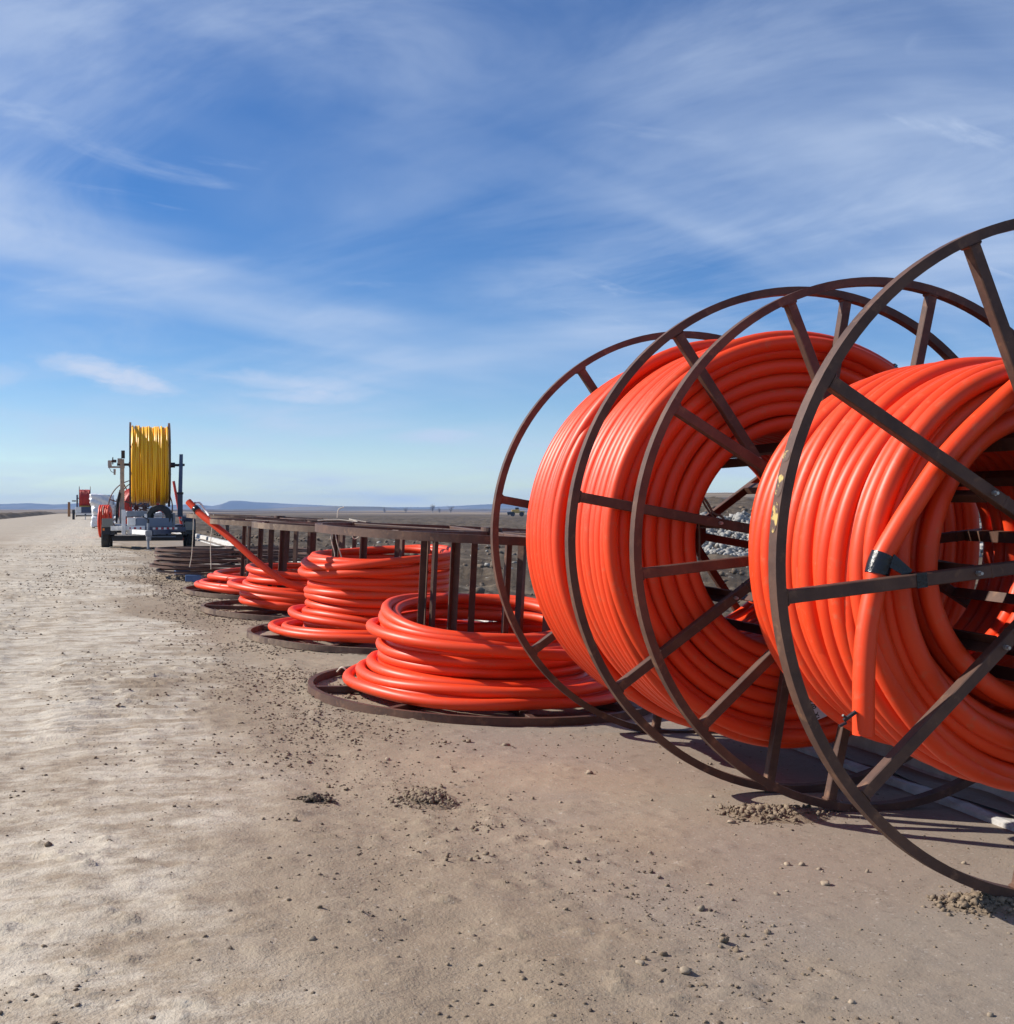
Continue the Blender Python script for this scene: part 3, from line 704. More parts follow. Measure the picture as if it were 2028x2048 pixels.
for k, (dx, dy, lb_) in enumerate([(-.30, -1.10, 'blue block under the front of the flange stack'), (.75, .75, 'blue block under the back of the flange stack'), (-.95, .60, 'blue block under the left side of the flange stack')]):
    z_ = rz(sx+dx, sy+dy)
    b_ = MB().box(-.12, .12, -.09, .09, 0, .125, .008).build('support_block', M['blue'], None, loc=(sx+dx, sy+dy, z_+.002), rot=(0, 0, .2*k)); tag(b_, lb_, 'block', 'blue blocks under the flange stack')
    b_.scale.z = max(.5, (sz+.128-z_-TILT*.4*dx)/.125)

# ------------------------------------------------------------------ reel trailer with the yellow coil
TR = (-10.24, 33.65, .242); TRH = rad(17.4)
def TL(zx, ly): return (zx-766)*.001993*(1+ly/33.65)
def TZ(zy, ly): return 1.128-(zy-1274)*.0000593*(33.65+ly)
trailer = empty('reel_trailer', TR, (0, 0, TRH)); tag(trailer, 'white and navy reel trailer with two masts carrying the yellow coil', 'trailer', 'reel trailers on the shoulder')
def TB(name, mat, x0, x1, z1, z0, ly, dep, bev=.006, parent=None, **k):
    return MB().box(TL(x0, ly), TL(x1, ly), ly, ly+dep, TZ(z0, ly), TZ(z1, ly), bev).build(name, M[mat], parent or trailer, **k)
# wheels
def wheel_parts(parent, x, y, r, w):
    t = MB(); n = 32
    prof_ = [(r*.60, -w/2), (r*.93, -w/2), (r, -w*.36), (r, w*.36), (r*.93, w/2), (r*.60, w/2)]
    V = []; F = []
    for i in range(n):
        c, s_ = cos(2*pi*i/n), sin(2*pi*i/n)
        for (q, d_) in prof_: V.append((x+d_, y+q*c, r+q*s_))
    m_ = len(prof_)
    for i in range(n):
        for k in range(m_-1): a_, b_ = i*m_+k, ((i+1) % n)*m_+k; F.append((a_, b_, b_+1, a_+1))
    t.add(V, F); w_ = t.build('wheel', M['rubber'], parent)
    r_ = MB(); r_.cyl((x-w*.30, y, r), (x+w*.30, y, r), r*.61, n=24); r_.build('rim', M['midgrey'], w_)
    return w_
wheel_parts(trailer, TL(183, 0), 0, .36, .22); wheel_parts(trailer, TL(1352, 0), 0, .36, .22)
wheel_parts(trailer, TL(232, .85), .85, .36, .20); wheel_parts(trailer, TL(1300, .85), .85, .36, .20)
MB().cyl((TL(183, 0), 0, .36), (TL(1352, 0), 0, .36), .05).build('axle', M['black'], trailer)
# mudguards
def guard(x0, x1, zt):
    g = MB(); pr = [(-.50, .42), (-.46, zt-.05), (-.38, zt), (1.25, zt), (1.33, zt-.05), (1.36, .45), (1.33, .45), (1.30, zt-.07), (1.23, zt-.03), (-.36, zt-.03), (-.43, zt-.07), (-.47, .42)]
    g.prism(pr, x0, x1, 'x'); return g
guard(TL(135, 0), TL(250, 0), .84).build('mudguard', M['black'], trailer)
guard(TL(1275, 0), TL(1410, 0), .84).build('mudguard', M['black'], trailer)
TB('mud_flap', 'olive', 132, 280, 1405, 1530, -.56, .03); TB('mud_flap', 'olive', 1268, 1405, 1455, 1580, -.56, .03)
TB('deck_plate', 'navy', 1228, 1402, 1380, 1450, -.30, .5)
TB('marker_light', 'amber', 140, 166, 1545, 1578, -.58, .02, .002)
# frame
TB('front_beam', 'white', 246, 712, 1515, 1582, -1.25, .10); TB('front_beam', 'navy', 714, 1275, 1532, 1600, -1.25, .10)
TB('lower_beam', 'black', 275, 1240, 1655, 1728, -.55, .12)
TB('step_bar', 'white', 300, 700, 1636, 1652, -.72, .05, .002); TB('step_bar', 'slate', 780, 1140, 1660, 1680, -.72, .05, .002)
for (x0, x1) in ((490, 515), (560, 590), (640, 662)): TB('reflector', 'redtape', x0, x1, 1533, 1562, -1.262, .011, .001)
for (x0, x1) in ((516, 558), (592, 638), (664, 705)): TB('reflector', 'foam', x0, x1, 1533, 1562, -1.262, .011, .001)
for i, x0 in enumerate((818, 895, 972, 1048, 1120)): TB('reflector', 'white', x0, x0+38, 1538, 1566, -1.262, .011, .001)
for i, x0 in enumerate((860, 938, 1014, 1090)): TB('reflector', 'redtape', x0, x0+26, 1538, 1566, -1.262, .011, .001)
TB('licence_plate', 'foam', 474, 566, 1602, 1630, -.60, .02, .002); TB('plate_panel', 'slate', 930, 1075, 1600, 1642, -.60, .02, .002)
for x0 in (300, 500, 1000, 1220): TB('frame_leg', 'black', x0, x0+34, 1590, 1660, -.60, .10)
sr = MB(); sr.box(-1.0, -.9, -1.15, 1.9, .42, .54); sr.build('frame_rail', M['black'], trailer)
sr = MB(); sr.box(.92, 1.02, -1.15, 1.9, .42, .54); sr.build('frame_rail', M['black'], trailer)
MB().box(-.89, .91, 1.3, 1.42, .43, .53).build('cross_member', M['black'], trailer)
# tongue, coupler and jack
dr = MB(); dr.bar((-.55, -1.15, .52), (-.06, -2.35, .50), .09, .12); dr.build('draw_bar', M['white'], trailer)
dr = MB(); dr.bar((.55, -1.15, .51), (.06, -2.35, .50), .09, .12); dr.build('draw_bar', M['navy'], trailer)
cp = MB(); cp.box(-.11, .07, -2.5, -2.2, .40, .56, .02); cp.cyl((-.02, -2.55, .30), (-.02, -2.55, .40), .065, n=14); cp.ring(.04, .10, .33, .37, 16); cp.build('coupler', M['midgrey'], trailer)
jk = MB(); jx = TL(752, -2.0); jk.cyl((jx, -2.0, .06), (jx, -2.0, .75), .034); jk.cyl((jx, -2.0, .05), (jx, -2.0, .30), .026); jk.build('jack', M['grey'], trailer)
jf = MB(); jf.box(jx-.10, jx+.10, -2.1, -1.9, .0, .022); jf.build('jack_foot', M['grey'], trailer)
hn = MB(); hn.cyl((jx, -2.0, .86), (jx-.16, -2.1, .93), .014, n=8); hn.cyl((jx, -2.0, .74), (jx, -2.0, .86), .03, n=10); hn.build('jack_handle', M['black'], trailer)
# upright bar, boxes, spare wheel
TB('upright_bar', 'white', 392, 446, 1282, 1636, -1.40, .06)
TB('bar_plate', 'white', 330, 500, 1512, 1575, -1.33, .04)
TB('control_box', 'white', 470, 582, 1396, 1510, -.95, .4, .012); TB('tool_box', 'slate', 586, 1085, 1402, 1530, -.9, .55, .015)
TB('hydraulic_tank', 'grey', 452, 780, 1300, 1388, -.2, .6, .03)
TB('deck', 'navy', 300, 1240, 1500, 1530, -.15, 2.0)
sp = MB(); n = 32; V = []; F = []
r0, wv = .37, .20; cx_, cz_ = TL(915, -.7), TZ(1400, -.7)
prof_ = [(r0*.58, -wv/2), (r0*.93, -wv/2), (r0, -wv*.36), (r0, wv*.36), (r0*.93, wv/2), (r0*.58, wv/2)]
for i in range(n):
    c, s_ = cos(2*pi*i/n), sin(2*pi*i/n)
    for (q, d_) in prof_:
        p_ = Matrix.Rotation(rad(-24), 3, 'Z')@Vector((q*c, d_, q*s_)); V.append((cx_+p_.x, -.68+p_.y, cz_+p_.z))
for i in range(n):
    for k in range(5): a_, b_ = i*6+k, ((i+1) % n)*6+k; F.append((a_, a_+1, b_+1, b_))
sp.add(V, F); spw = sp.build('spare_wheel', M['rubber'], trailer)
TB('spare_bracket', 'white', 708, 742, 1345, 1402, -1.0, .05); TB('spare_post', 'grey', 1085, 1130, 1330, 1530, -.75, .10)
MB().bar((TL(830, -.8), -.8, TZ(1345, -.8)), (TL(1110, -.8), -.8, TZ(1335, -.8)), .03, .03).build('spare_rail', M['midgrey'], trailer)
# masts
ml = MB(); ml.box(TL(372, .4), TL(440, .4), .4, .54, TZ(1480, .4), TZ(1000, .4), .008); ml.box(TL(380, .4), TL(437, .4), .415, .525, TZ(1002, .4), TZ(560, .4), .008); ml.box(TL(372, .4), TL(444, .4), .39, .55, TZ(690, .4), TZ(655, .4)); ml.box(TL(366, .4), TL(440, .4), .39, .55, TZ(1060, .4), TZ(1000, .4)); mast1 = ml.build('mast', M['midgrey'], trailer)
TB('mast_head', 'black', 396, 446, 440, 552, .42, .10, .006, mast1); TB('bearing_block', 'grey', 345, 402, 552, 630, .40, .14, .006, mast1)
TB('motor_arm', 'midgrey', 218, 385, 664, 690, .44, .06, .003, mast1)
TB('motor', 'black', 268, 332, 572, 612, .43, .10, .01, mast1); TB('motor', 'black', 275, 290, 538, 640, .44, .05, .002, mast1)
TB('motor_housing', 'grey', 214, 268, 582, 664, .43, .12, .01, mast1)
MB().cyl((TL(306, .45), .47, TZ(705, .45)), (TL(306, .45), .47, TZ(788, .45)), .035, .028, n=10).build('hose_fitting', M['grey'], mast1)
tube('hose', [(TL(238, .45), .47, TZ(690, .45)), (TL(258, .45), .47, TZ(735, .45)), (TL(290, .45), .47, TZ(755, .45))], .008, M['black'], mast1, 6)
tube('hose', [(TL(372, .38), .36, TZ(1030, .4)), (TL(345, .38), .34, TZ(1150, .4)), (TL(330, .38), .34, TZ(1300, .4)), (TL(325, .38), .36, TZ(1450, .4))], .022, M['black'], mast1, 8)
tube('hose', [(TL(388, .38), .36, TZ(1050, .4)), (TL(362, .38), .34, TZ(1180, .4)), (TL(352, .38), .34, TZ(1330, .4)), (TL(330, .38), .36, TZ(1470, .4))], .022, M['black'], mast1, 8)
mr_ = MB(); mr_.prism([(TL(1168, .4), TZ(1385, .4)), (TL(1240, .4), TZ(1385, .4)), (TL(1240, .4), TZ(1050, .4)), (TL(1170, .4), TZ(1050, .4))], .38, .54); mr_.build('mast_sleeve', M['navy'], trailer)
mr_ = MB(); mr_.prism([(TL(1176, .4), TZ(1060, .4)), (TL(1234, .4), TZ(1060, .4)), (TL(1245, .4), TZ(482, .4)), (TL(1196, .4), TZ(482, .4))], .40, .52); mast2 = mr_.build('mast', M['blue'], trailer)
TB('mast_collar', 'black', 1158, 1250, 1030, 1062, .37, .18, .004, mast2)
MB().cyl((TL(1190, .46), .46, TZ(636, .46)), (TL(1268, .46), .46, TZ(636, .46)), .035).build('axle_stub', M['black'], mast2)
tube('hose', [(TL(1200, .3), .3, TZ(1420, .3)), (TL(1240, .3), .25, TZ(1450, .3)), (TL(1245, .3), .25, TZ(1510, .3)), (TL(1200, .3), .28, TZ(1560, .3))], .02, M['foam'], trailer, 8)

# reel on the trailer and its yellow coil
yc = Vector((TL(786, .46), .46, TZ(640, .46)))
ry = Matrix.Rotation(TRH, 4, 'Z'); ycw = Vector(TR)+(ry@yc.to_4d()).to_3d()
wy = 1.125; ax0 = Matrix.Rotation(TRH, 3, 'Z')@Vector((1, 0, 0))
base = ycw-ax0*wy/2
yrot = (Matrix.Rotation(TRH, 3, 'Z')@Matrix.Rotation(pi/2, 3, 'Y')).to_euler()
reelY = reel('steel_reel', base, yrot, wy, 8, .25, .47, 'steel', 'steel reel held between the masts of the white and navy trailer', 'steel reels on trailers', bolts=False)
MB().cyl((0, 0, -.34), (0, 0, wy+.36), .038).build('axle', M['black'], reelY)
MB().cyl((0, 0, wy+.02), (0, 0, wy+.14), .075, n=16).build('collar', M['black'], reelY)
coilY = empty('pipe_coil', base, yrot); tag(coilY, 'big yellow pipe coil wound on the reel between the trailer masts', 'pipe coil')
rs = np.random.default_rng(21); DY = .058
for k in range(18):
    t = .09+k*.0555
    turn(coilY, 1.085+rs.uniform(-.03, .022), t, DY/2, 'yellow', sag=0, wr=.010, wt=.012, tilt=rs.uniform(-.015, .015), tphi=rs.uniform(0, 6), seed=900+k, seg=72, n=8)
    turn(coilY, 1.03+rs.uniform(-.02, .01), t+.02, DY/2, 'yellow', wr=.01, wt=.01, seed=930+k, seg=72, n=8)
for L_ in range(8):
    for t in (.075, wy-.075): turn(coilY, .55+L_*.057, t, DY/2, 'yellow', seed=960+L_, seg=64, n=8)
for k in (9, 10, 11, 14, 15, 16):      # slack turns hanging below
    turn(coilY, 1.09+.015*(k % 3), .09+k*.0555, DY/2, 'yellow', shift=(.055+.02*(k % 4), 0), wr=.012, wt=.012, seed=990+k, seg=72, n=8)

# ------------------------------------------------------------------ things behind that trailer
def stand(x, y): return rz(x, y)
# upright reel with red coil
bx, by = -15.35, 50.0; zc = stand(bx, by)+RF
reelB = reel('steel_reel', (bx, by, zc), (-pi/2, 0, rad(38)), 1.1, 8, .3, .47, 'steel', 'upright steel reel with red pipe behind the white and navy trailer', 'upright steel reels', bolts=False)
coilB = empty('pipe_coil', (bx, by, zc), (-pi/2, 0, rad(38))); tag(coilB, 'red pipe coil on the upright reel behind the trailer with the yellow coil', 'pipe coil')
for k in range(13): turn(coilB, .86+.02*sin(k*3), .10+k*.075, .038, 'pipe_red', seed=1100+k, seg=64, n=8, wr=.015, wt=.02)
for L_ in range(4): turn(coilB, .58+L_*.072, .10, .038, 'pipe_red', seed=1120+L_, seg=64, n=8)
# orange coil standing at the roadside, edge on
ox, oy = -15.42, 45.2; oz = stand(ox, oy)
coilO = empty('pipe_coil', (ox, oy, oz+.63), (pi/2, 0, rad(17+84))); tag(coilO, 'bundled orange pipe coil standing on edge left of the trailer with the yellow coil', 'pipe coil')
for k in range(5):
    for L_ in range(4): turn(coilO, .60-.07*L_, -.16+k*.078, .037, 'pipe', seed=1200+k*5+L_, seg=56, n=8, wr=.015, wt=.015)
for q in (.6, 2.4, 4.6): turn(coilO, .24, 0, .012, 'twine', name='binding', seg=24, n=6, shift=(.50*cos(q), .50*sin(q)))
# slanting orange pipe beside the right mast
px_, py_ = -10.4, 37.0
lp = empty('slanting_pipe', (px_, py_, stand(px_, py_))); tag(lp, 'dark orange pipe leaning upward beside the right mast of the yellow coil trailer', 'pipe')
lpw = MB(); lpw.cyl((.30, 0, 0), (-.10, .1, 2.05), .042, n=14, cap=False); lpw.build('pipe_wall', M['pipe_red'], lp, True)
lpw = MB(); lpw.cyl((-.0985, .1, 2.043), (-.0992, .1, 2.046), .036, n=14); lpw.build('pipe_bore', M['pipe_end'], lp)
# plastic wrapped pallets with a dark tarp
def lumpy(name, mat, x0, x1, y0, y1, z0, z1, parent, amp=.05, seed=0, n=14):
    V = []; F = []
    for axis in range(3):
        for side in (0, 1):
            k = len(V); u = np.linspace(0, 1, n)
            for i in range(n):
                for j in range(n):
                    p_ = [0, 0, 0]; p_[axis] = side; p_[(axis+1) % 3] = u[i]; p_[(axis+2) % 3] = u[j]
                    c_ = np.array(p_)*2-1; c_ = c_*(1-.07*(np.abs(c_[[1, 2, 0]])**4+np.abs(c_[[2, 0, 1]])**4))
                    w_ = np.array([x0, y0, z0])+(c_+1)/2*np.array([x1-x0, y1-y0, z1-z0])
                    nn = float(fbm(np.array([w_[0]*2.3+w_[2]*4.1+seed]), np.array([w_[1]*2.3+w_[2]*1.7-seed]), 3)[0]); w_ = w_+c_*amp*nn*1.6
                    V.append(tuple(w_))
            for i in range(n-1):
                for j in range(n-1):
                    q = (k+i*n+j, k+i*n+j+1, k+(i+1)*n+j+1, k+(i+1)*n+j); F.append(q if side == 0 else q[::-1])
    return obj(name, mesh(name, V, [f[::-1] for f in F], M[mat], True), parent)
def pallet(parent, x0, x1, y0, y1):
    b = MB()
    for f_ in (0, .45, .9): b.box(x0+(x1-x0)*f_, x0+(x1-x0)*(f_+.1), y0, y1, 0, .09)
    for f_ in np.linspace(0, .9, 7): b.box(x0, x1, y0+(y1-y0)*f_, y0+(y1-y0)*(f_+.08), .09, .115)
    return b.build('pallet', M['palewood'], parent)
def pile(name, x, y, rot, label, layers):
    o = empty(name, (x, y, stand(x, y)), (0, 0, rot)); tag(o, label, 'pallet load', 'wrapped loads behind the trailer'); pallet(o, -.62, .62, -.6, .6)
    for i, (mt, x0, x1, z0, z1) in enumerate(layers): lumpy('wrapped_bale' if mt == 'wrap' else 'tarp', mt, x0, x1, -.62, .62, z0, z1, o, .11, i*3.3+x)
    return o
pile('wrapped_pallet', -23.25, 67.9, .3, 'tall white plastic wrapped load with dark tarp on top, far left of the yellow coil', [('wrap', -.66, .66, .12, .75), ('wrap', -.62, .66, .70, 1.35), ('wrap', -.70, .6, 1.30, 1.95)])
pile('wrapped_pallet', -21.5, 67.6, .2, 'white wrapped load under a dark blue tarp beside the tall wrapped load', [('wrap', -.9, .66, .12, .95), ('wrap', -.8, .9, .92, 1.38), ('tarp', -.85, .9, 1.34, 1.85)])
pile('wrapped_pallet', -14.6, 47.6, .25, 'low crumpled white plastic load directly behind the left mast of the near trailer', [('wrap', -.55, .75, .12, .72), ('wrap', -.5, .6, .70, 1.0)])
gp_ = empty('plank_stack', (-12.6, 46.3, stand(-12.6, 46.3)), (0, 0, rad(18))); tag(gp_, 'grey timber trestle behind the white and navy trailer', 'trestle')
for i in range(3): MB().box(-1.9, 1.9, -.3+i*.22, -.10+i*.22, .92, .99, .006).build('plank', M['midgrey'], gp_)
for x0 in (-1.6, 0, 1.5): MB().box(x0, x0+.12, -.25, .3, 0, .918, .006).build('leg', M['steel_old'], gp_)

# ------------------------------------------------------------------ far trailer with red coil
fx, fy = -43.3, 121.0; fz = stand(fx, fy); FH = rad(19.2)
ft = empty('reel_trailer', (fx, fy, fz), (0, 0, FH)); tag(ft, 'distant grey and navy reel trailer carrying a red coil', 'trailer', 'reel trailers on the shoulder')
wheel_parts(ft, -1.15, 0, .37, .24); wheel_parts(ft, 1.15, 0, .37, .24)
MB().box(-1.28, -1.0, -.5, .5, .62, 1.02, .02).build('mudguard', M['black'], ft); MB().box(1.0, 1.28, -.5, .5, .62, .85, .02).build('mudguard', M['black'], ft)
MB().box(-.98, -.40, -.8, .6, .70, 1.30, .02).build('panel', M['white'], ft); MB().box(-.39, .95, -.8, .6, .70, 1.30, .02).build('panel', M['navy'], ft)
MB().box(-.98, .98, -.9, -.78, .50, .66).build('front_beam', M['white'], ft); MB().box(-.9, .9, -.2, 1.4, .34, .46).build('frame', M['black'], ft)
MB().box(-.62, .95, -.6, .4, 1.305, 1.43, .03).build('cover', M['cat'], ft)
mm = MB(); mm.box(-.88, -.72, 0, .16, 1.30, 2.55); mm.build('mast', M['navy'], ft); mm = MB(); mm.box(.90, 1.05, 0, .16, .85, 2.0); mm.build('mast', M['navy'], ft)
MB().box(-1.30, -.90, 0, .1, 1.86, 1.98).build('motor_arm', M['black'], ft)
MB().bar((0, -.8, .55), (0, -2.0, .52), .12, .12).build('draw_bar', M['black'], ft); MB().cyl((0, -1.8, 0), (0, -1.8, .6), .04).build('jack', M['grey'], ft)
wf = 1.12; fax = Matrix.Rotation(FH, 3, 'Z')@Vector((1, 0, 0)); fb = Vector((fx, fy, fz+2.20))+fax*(-.62)+Matrix.Rotation(FH, 3, 'Z')@Vector((0, .1, 0))
frot = (Matrix.Rotation(FH, 3, 'Z')@Matrix.Rotation(pi/2, 3, 'Y')).to_euler()
rf_ = reel('steel_reel', fb, frot, wf, 8, .1, .47, 'steel', 'steel reel on the distant trailer', 'steel reels on trailers', bolts=False)
MB().cyl((0, 0, -.25), (0, 0, wf+.4), .05).build('axle', M['black'], rf_)
cf_ = empty('pipe_coil', fb, frot); tag(cf_, 'red pipe coil on the distant trailer', 'pipe coil')
for k in range(13): turn(cf_, .86, .10+k*.0765, .040, 'pipe_red', seed=1300+k, seg=48, n=6, wr=.02)
# posts at the far end
for (x, y, h, w, mt, lb_) in ((-63.2, 170, 2.1, .36, 'wood', 'thick orange timber post left of the distant trailer'), (-59.6, 163, 1.35, .16, 'palewood', 'thin pale post between the timber post and the distant trailer')):
    p = empty('timber_post', (x, y, stand(x, y)-.05), (0, 0, .33)); tag(p, lb_, 'post', 'posts at the end of the road')
    MB().box(-w/2, w/2, -w/2, w/2, 0, h, .02).build('shaft', M[mt], p); MB().prism([(-w/2-.02, h), (w/2+.02, h), (0, h+.08)], -w/2-.02, w/2+.02).build('cap', M[mt], p)

# ------------------------------------------------------------------ field things on the right
# rock slope
def ico(sub=0):
    t = (1+5**.5)/2; V = [(-1, t, 0), (1, t, 0), (-1, -t, 0), (1, -t, 0), (0, -1, t), (0, 1, t), (0, -1, -t), (0, 1, -t), (t, 0, -1), (t, 0, 1), (-t, 0, -1), (-t, 0, 1)]
    F = [(0, 11, 5), (0, 5, 1), (0, 1, 7), (0, 7, 10), (0, 10, 11), (1, 5, 9), (5, 11, 4), (11, 10, 2), (10, 7, 6), (7, 1, 8), (3, 9, 4), (3, 4, 2), (3, 2, 6), (3, 6, 8), (3, 8, 9), (4, 9, 5), (2, 4, 11), (6, 2, 10), (8, 6, 7), (9, 8, 1)]
    V = [np.array(v)/np.linalg.norm(v) for v in V]
    for _ in range(sub):
        mid = {}; F2 = []
        def m_(a, b):
            k = (min(a, b), max(a, b))
            if k not in mid: p = V[a]+V[b]; V.append(p/np.linalg.norm(p)); mid[k] = len(V)-1
            return mid[k]
        for a, b, c in F: x, y, z = m_(a, b), m_(b, c), m_(c, a); F2 += [(a, x, z), (b, y, x), (c, z, y), (x, y, z)]
        F = F2
    return np.array(V), np.array(F)
I0, I1, I2 = ico(0), ico(1), ico(2)
OCT = (np.array([(1, 0, 0), (-1, 0, 0), (0, 1, 0), (0, -1, 0), (0, 0, 1), (0, 0, -1.)]), np.array([(0, 2, 4), (2, 1, 4), (1, 3, 4), (3, 0, 4), (2, 0, 5), (1, 2, 5), (3, 1, 5), (0, 3, 5)]))
def scatter(P, S, base, jit, rs, flat=(.55, .9)):
    """merge many deformed icospheres: P positions, S sizes"""
    V0, F0 = base; n = len(P); k = len(V0)
    q = rs.normal(size=(n, 4)); q /= np.linalg.norm(q, axis=1)[:, None]; w, x, y, z = q.T
    Rm = np.stack([1-2*(y*y+z*z), 2*(x*y-z*w), 2*(x*z+y*w), 2*(x*y+z*w), 1-2*(x*x+z*z), 2*(y*z-x*w), 2*(x*z-y*w), 2*(y*z+x*w), 1-2*(x*x+y*y)], 1).reshape(n, 3, 3)
    U = V0[None]*(1+jit*rs.normal(size=(n, k, 1)))*np.stack([rs.uniform(.75, 1.25, n), rs.uniform(.75, 1.25, n), rs.uniform(.6, 1, n)], 1)[:, None]
    U = np.einsum('nij,nkj->nki', Rm, U); U[:, :, 2] *= rs.uniform(*flat, n)[:, None]
    U = U*S[:, None, None]+P[:, None]
    return U.reshape(-1, 3), (F0[None]+(np.arange(n)*k)[:, None, None]).reshape(-1, 3)
rs = np.random.default_rng(31)
n = 7500; rxp = rs.uniform(5.6, 23, n); ryp = 40.9+rs.random(n)**1.0*5.6
S_ = rs.gamma(5, .019, n).clip(.04, .2)
P_ = np.stack([rxp, ryp, field_z(rxp, ryp)+S_*.25], 1)
V, F = scatter(P_, S_, I0, .2, rs, (.7, 1)); o = obj('riprap_rocks', mesh('riprap_rocks', V, F, M['rock'])); tag(o, 'slope of pale grey broken rock seen through the reel hubs', 'rocks', kind='stuff')
# scattered lumps over the bare field
n = 2600; aa = rs.uniform(1, 60, n); ss = -rs.uniform(1.0, 1, n)-rs.random(n)**1.5*26; X_, Y_ = xy(ss, aa)
S_ = rs.gamma(2, .03, n).clip(.02, .22); P_ = np.stack([X_, Y_, field_z(X_, Y_)+S_*.2], 1)
V, F = scatter(P_, S_, I0, .12, rs); o = obj('field_clods', mesh('field_clods', V, F, M['dkclod'])); tag(o, 'dark earth clods scattered over the bare field', 'clods', kind='stuff')
n = 340; aa = rs.uniform(6, 55, n); ss = -8-rs.normal(size=n)*1.0-rs.integers(0, 3, n)*6; X_, Y_ = xy(ss, aa)
S_ = rs.gamma(2, .035, n).clip(.02, .2); P_ = np.stack([X_, Y_, field_z(X_, Y_)+S_*.25], 1)
V, F = scatter(P_, S_, I0, .12, rs); o = obj('field_stones', mesh('field_stones', V, F, M['rock'])); tag(o, 'pale stones strewn in rows across the bare field', 'stones', kind='stuff')
# marker stake, foam scrap
mk = empty('marker_stake', (-.35, 16.2, float(field_z(np.float64(-.35), np.float64(16.2)))), (rad(12), rad(38), 0)); tag(mk, 'small white stake with a red tip leaning in the field behind the nearest flat reel', 'stake')
MB().box(-.015, .015, -.015, .015, -.05, .24).build('shaft', M['foam'], mk); MB().box(-.018, .018, -.018, .018, .24, .33).build('tip', M['redtape'], mk)
fs = MB().box(-.11, .11, -.08, .08, 0, .16, .03).build('foam_scrap', M['foam'], None, loc=(-3.55, 21.3, rz(-3.55, 21.3)+.01), rot=(.1, .05, .5)); tag(fs, 'small white foam lump on the ground behind the tall pipe stack', 'scrap')
# distant yellow loader
lx, ly_ = 2.0, 330.0; lz = float(field_z(np.float64(lx), np.float64(ly_)))
ld = empty('scraper_machine', (lx+.5, ly_, lz)); tag(ld, 'tiny yellow earthmoving machine far off beside the left rim of the upright reel', 'earthmover')
MB().box(-1.2, 1.0, -1, 1, .9, 1.9, .1).build('body', M['cat'], ld); MB().box(.9, 2.4, -.9, .9, .8, 1.5, .1).build('hood', M['cat'], ld); MB().box(-.2, .8, -.8, .8, 1.9, 2.5, .05).build('cab', M['black'], ld); MB().prism([(-2.3, .3), (-1.2, .7), (-1.2, 1.3), (-2.5, 1.2)], -1.1, 1.1).build('bucket', M['black'], ld)
for x in (-.9, 1.6):
    for y in (-1, 1): MB().cyl((x, y-.25, .65), (x, y+.25, .65), .65, n=16).build('wheel', M['rubber'], ld)
# bare trees on the skyline
def far_tree(x, y, h, label, seed):
    r = random.Random(seed); z = float(field_z(np.float64(x), np.float64(y))) - .3
    t = empty('bare_tree', (x, y, z)); tag(t, label, 'tree', 'bare trees on the skyline')
    tr = MB(); tr.cyl((0, 0, 0), (0, 0, h*.5), h*.03, h*.018, 8); tr.build('trunk', M['bark'], t)
    b = MB()
    for i in range(26):
        a_ = r.uniform(0, 6.28); z_ = h*r.uniform(.12, .55); L_ = h*r.uniform(.2, .5); e = r.uniform(.5, 1.3)
        p1 = Vector((cos(a_)*cos(e)*L_, sin(a_)*cos(e)*L_, z_+sin(e)*L_)); b.cyl((0, 0, z_), p1, h*.010, h*.004, 4, False)
        for k in range(6):
            q = Vector((0, 0, z_)).lerp(p1, r.uniform(.4, 1)); d_ = Vector((r.uniform(-1, 1), r.uniform(-1, 1), r.uniform(0, 1.2))).normalized()*h*r.uniform(.1, .2); b.cyl(q, q+d_, h*.005, h*.002, 3, False)
    b.build('crown', M['bark'], t)
far_tree(-63, 1000, 9, 'bushy bare tree on the skyline left of the upright reel', 1)
far_tree(-58, 1010, 6, 'lower bare bush touching the bushy skyline tree', 2)
far_tree(-86, 1000, 6, 'small thin bare tree on the skyline left of the bushy one', 3)
far_tree(-48, 1005, 8, 'slender bare tree on the skyline closest to the upright reel', 4)
far_tree(-104, 1000, 6, 'leftmost low bare tree on the skyline', 5)

# ------------------------------------------------------------------ loose soil and stones on the road
def on_road(ss, aa, S, k=.25):
    X_, Y_ = xy(ss, aa); return np.stack([X_, Y_, road_z(ss, aa)+road_relief(ss, aa)+S*k], 1)
rs = np.random.default_rng(77)
# crumbs of soil: a dense trail about 2.4 m from the kerb, thin elsewhere
n1, n2, n3 = 22000, 34000, 3000
aa = np.concatenate([-2.0+rs.random(n1)**1.25*22, -2.0+rs.random(n2)**1.7*34, -2+rs.random(n3)**1.2*12])
ss = np.concatenate([2.42+rs.normal(size=n1)*.34+.12*np.sin(aa[:n1]*.6), rs.uniform(1.7, 7.5, n2), rs.uniform(.15, 1.8, n3)])
keep = (fbm(ss*1.6, aa*1.1, 3)+rs.uniform(-.35, .35, len(ss))) > np.concatenate([np.full(n1, -.12), np.full(n2, .13), np.full(n3, -.1)])
keep &= ss > .1
aa, ss = aa[keep], ss[keep]
S_ = (rs.gamma(1.6, .0019, len(ss))+.0018).clip(.002, .0095)*np.where(ss < 1.8, .8, 1)*np.where(aa < 1.5, .85, 1)*(1+.05*np.maximum(aa, 0)).clip(1, 1.7)
pick = rs.random(len(ss)) < .68
big = S_ > .0058
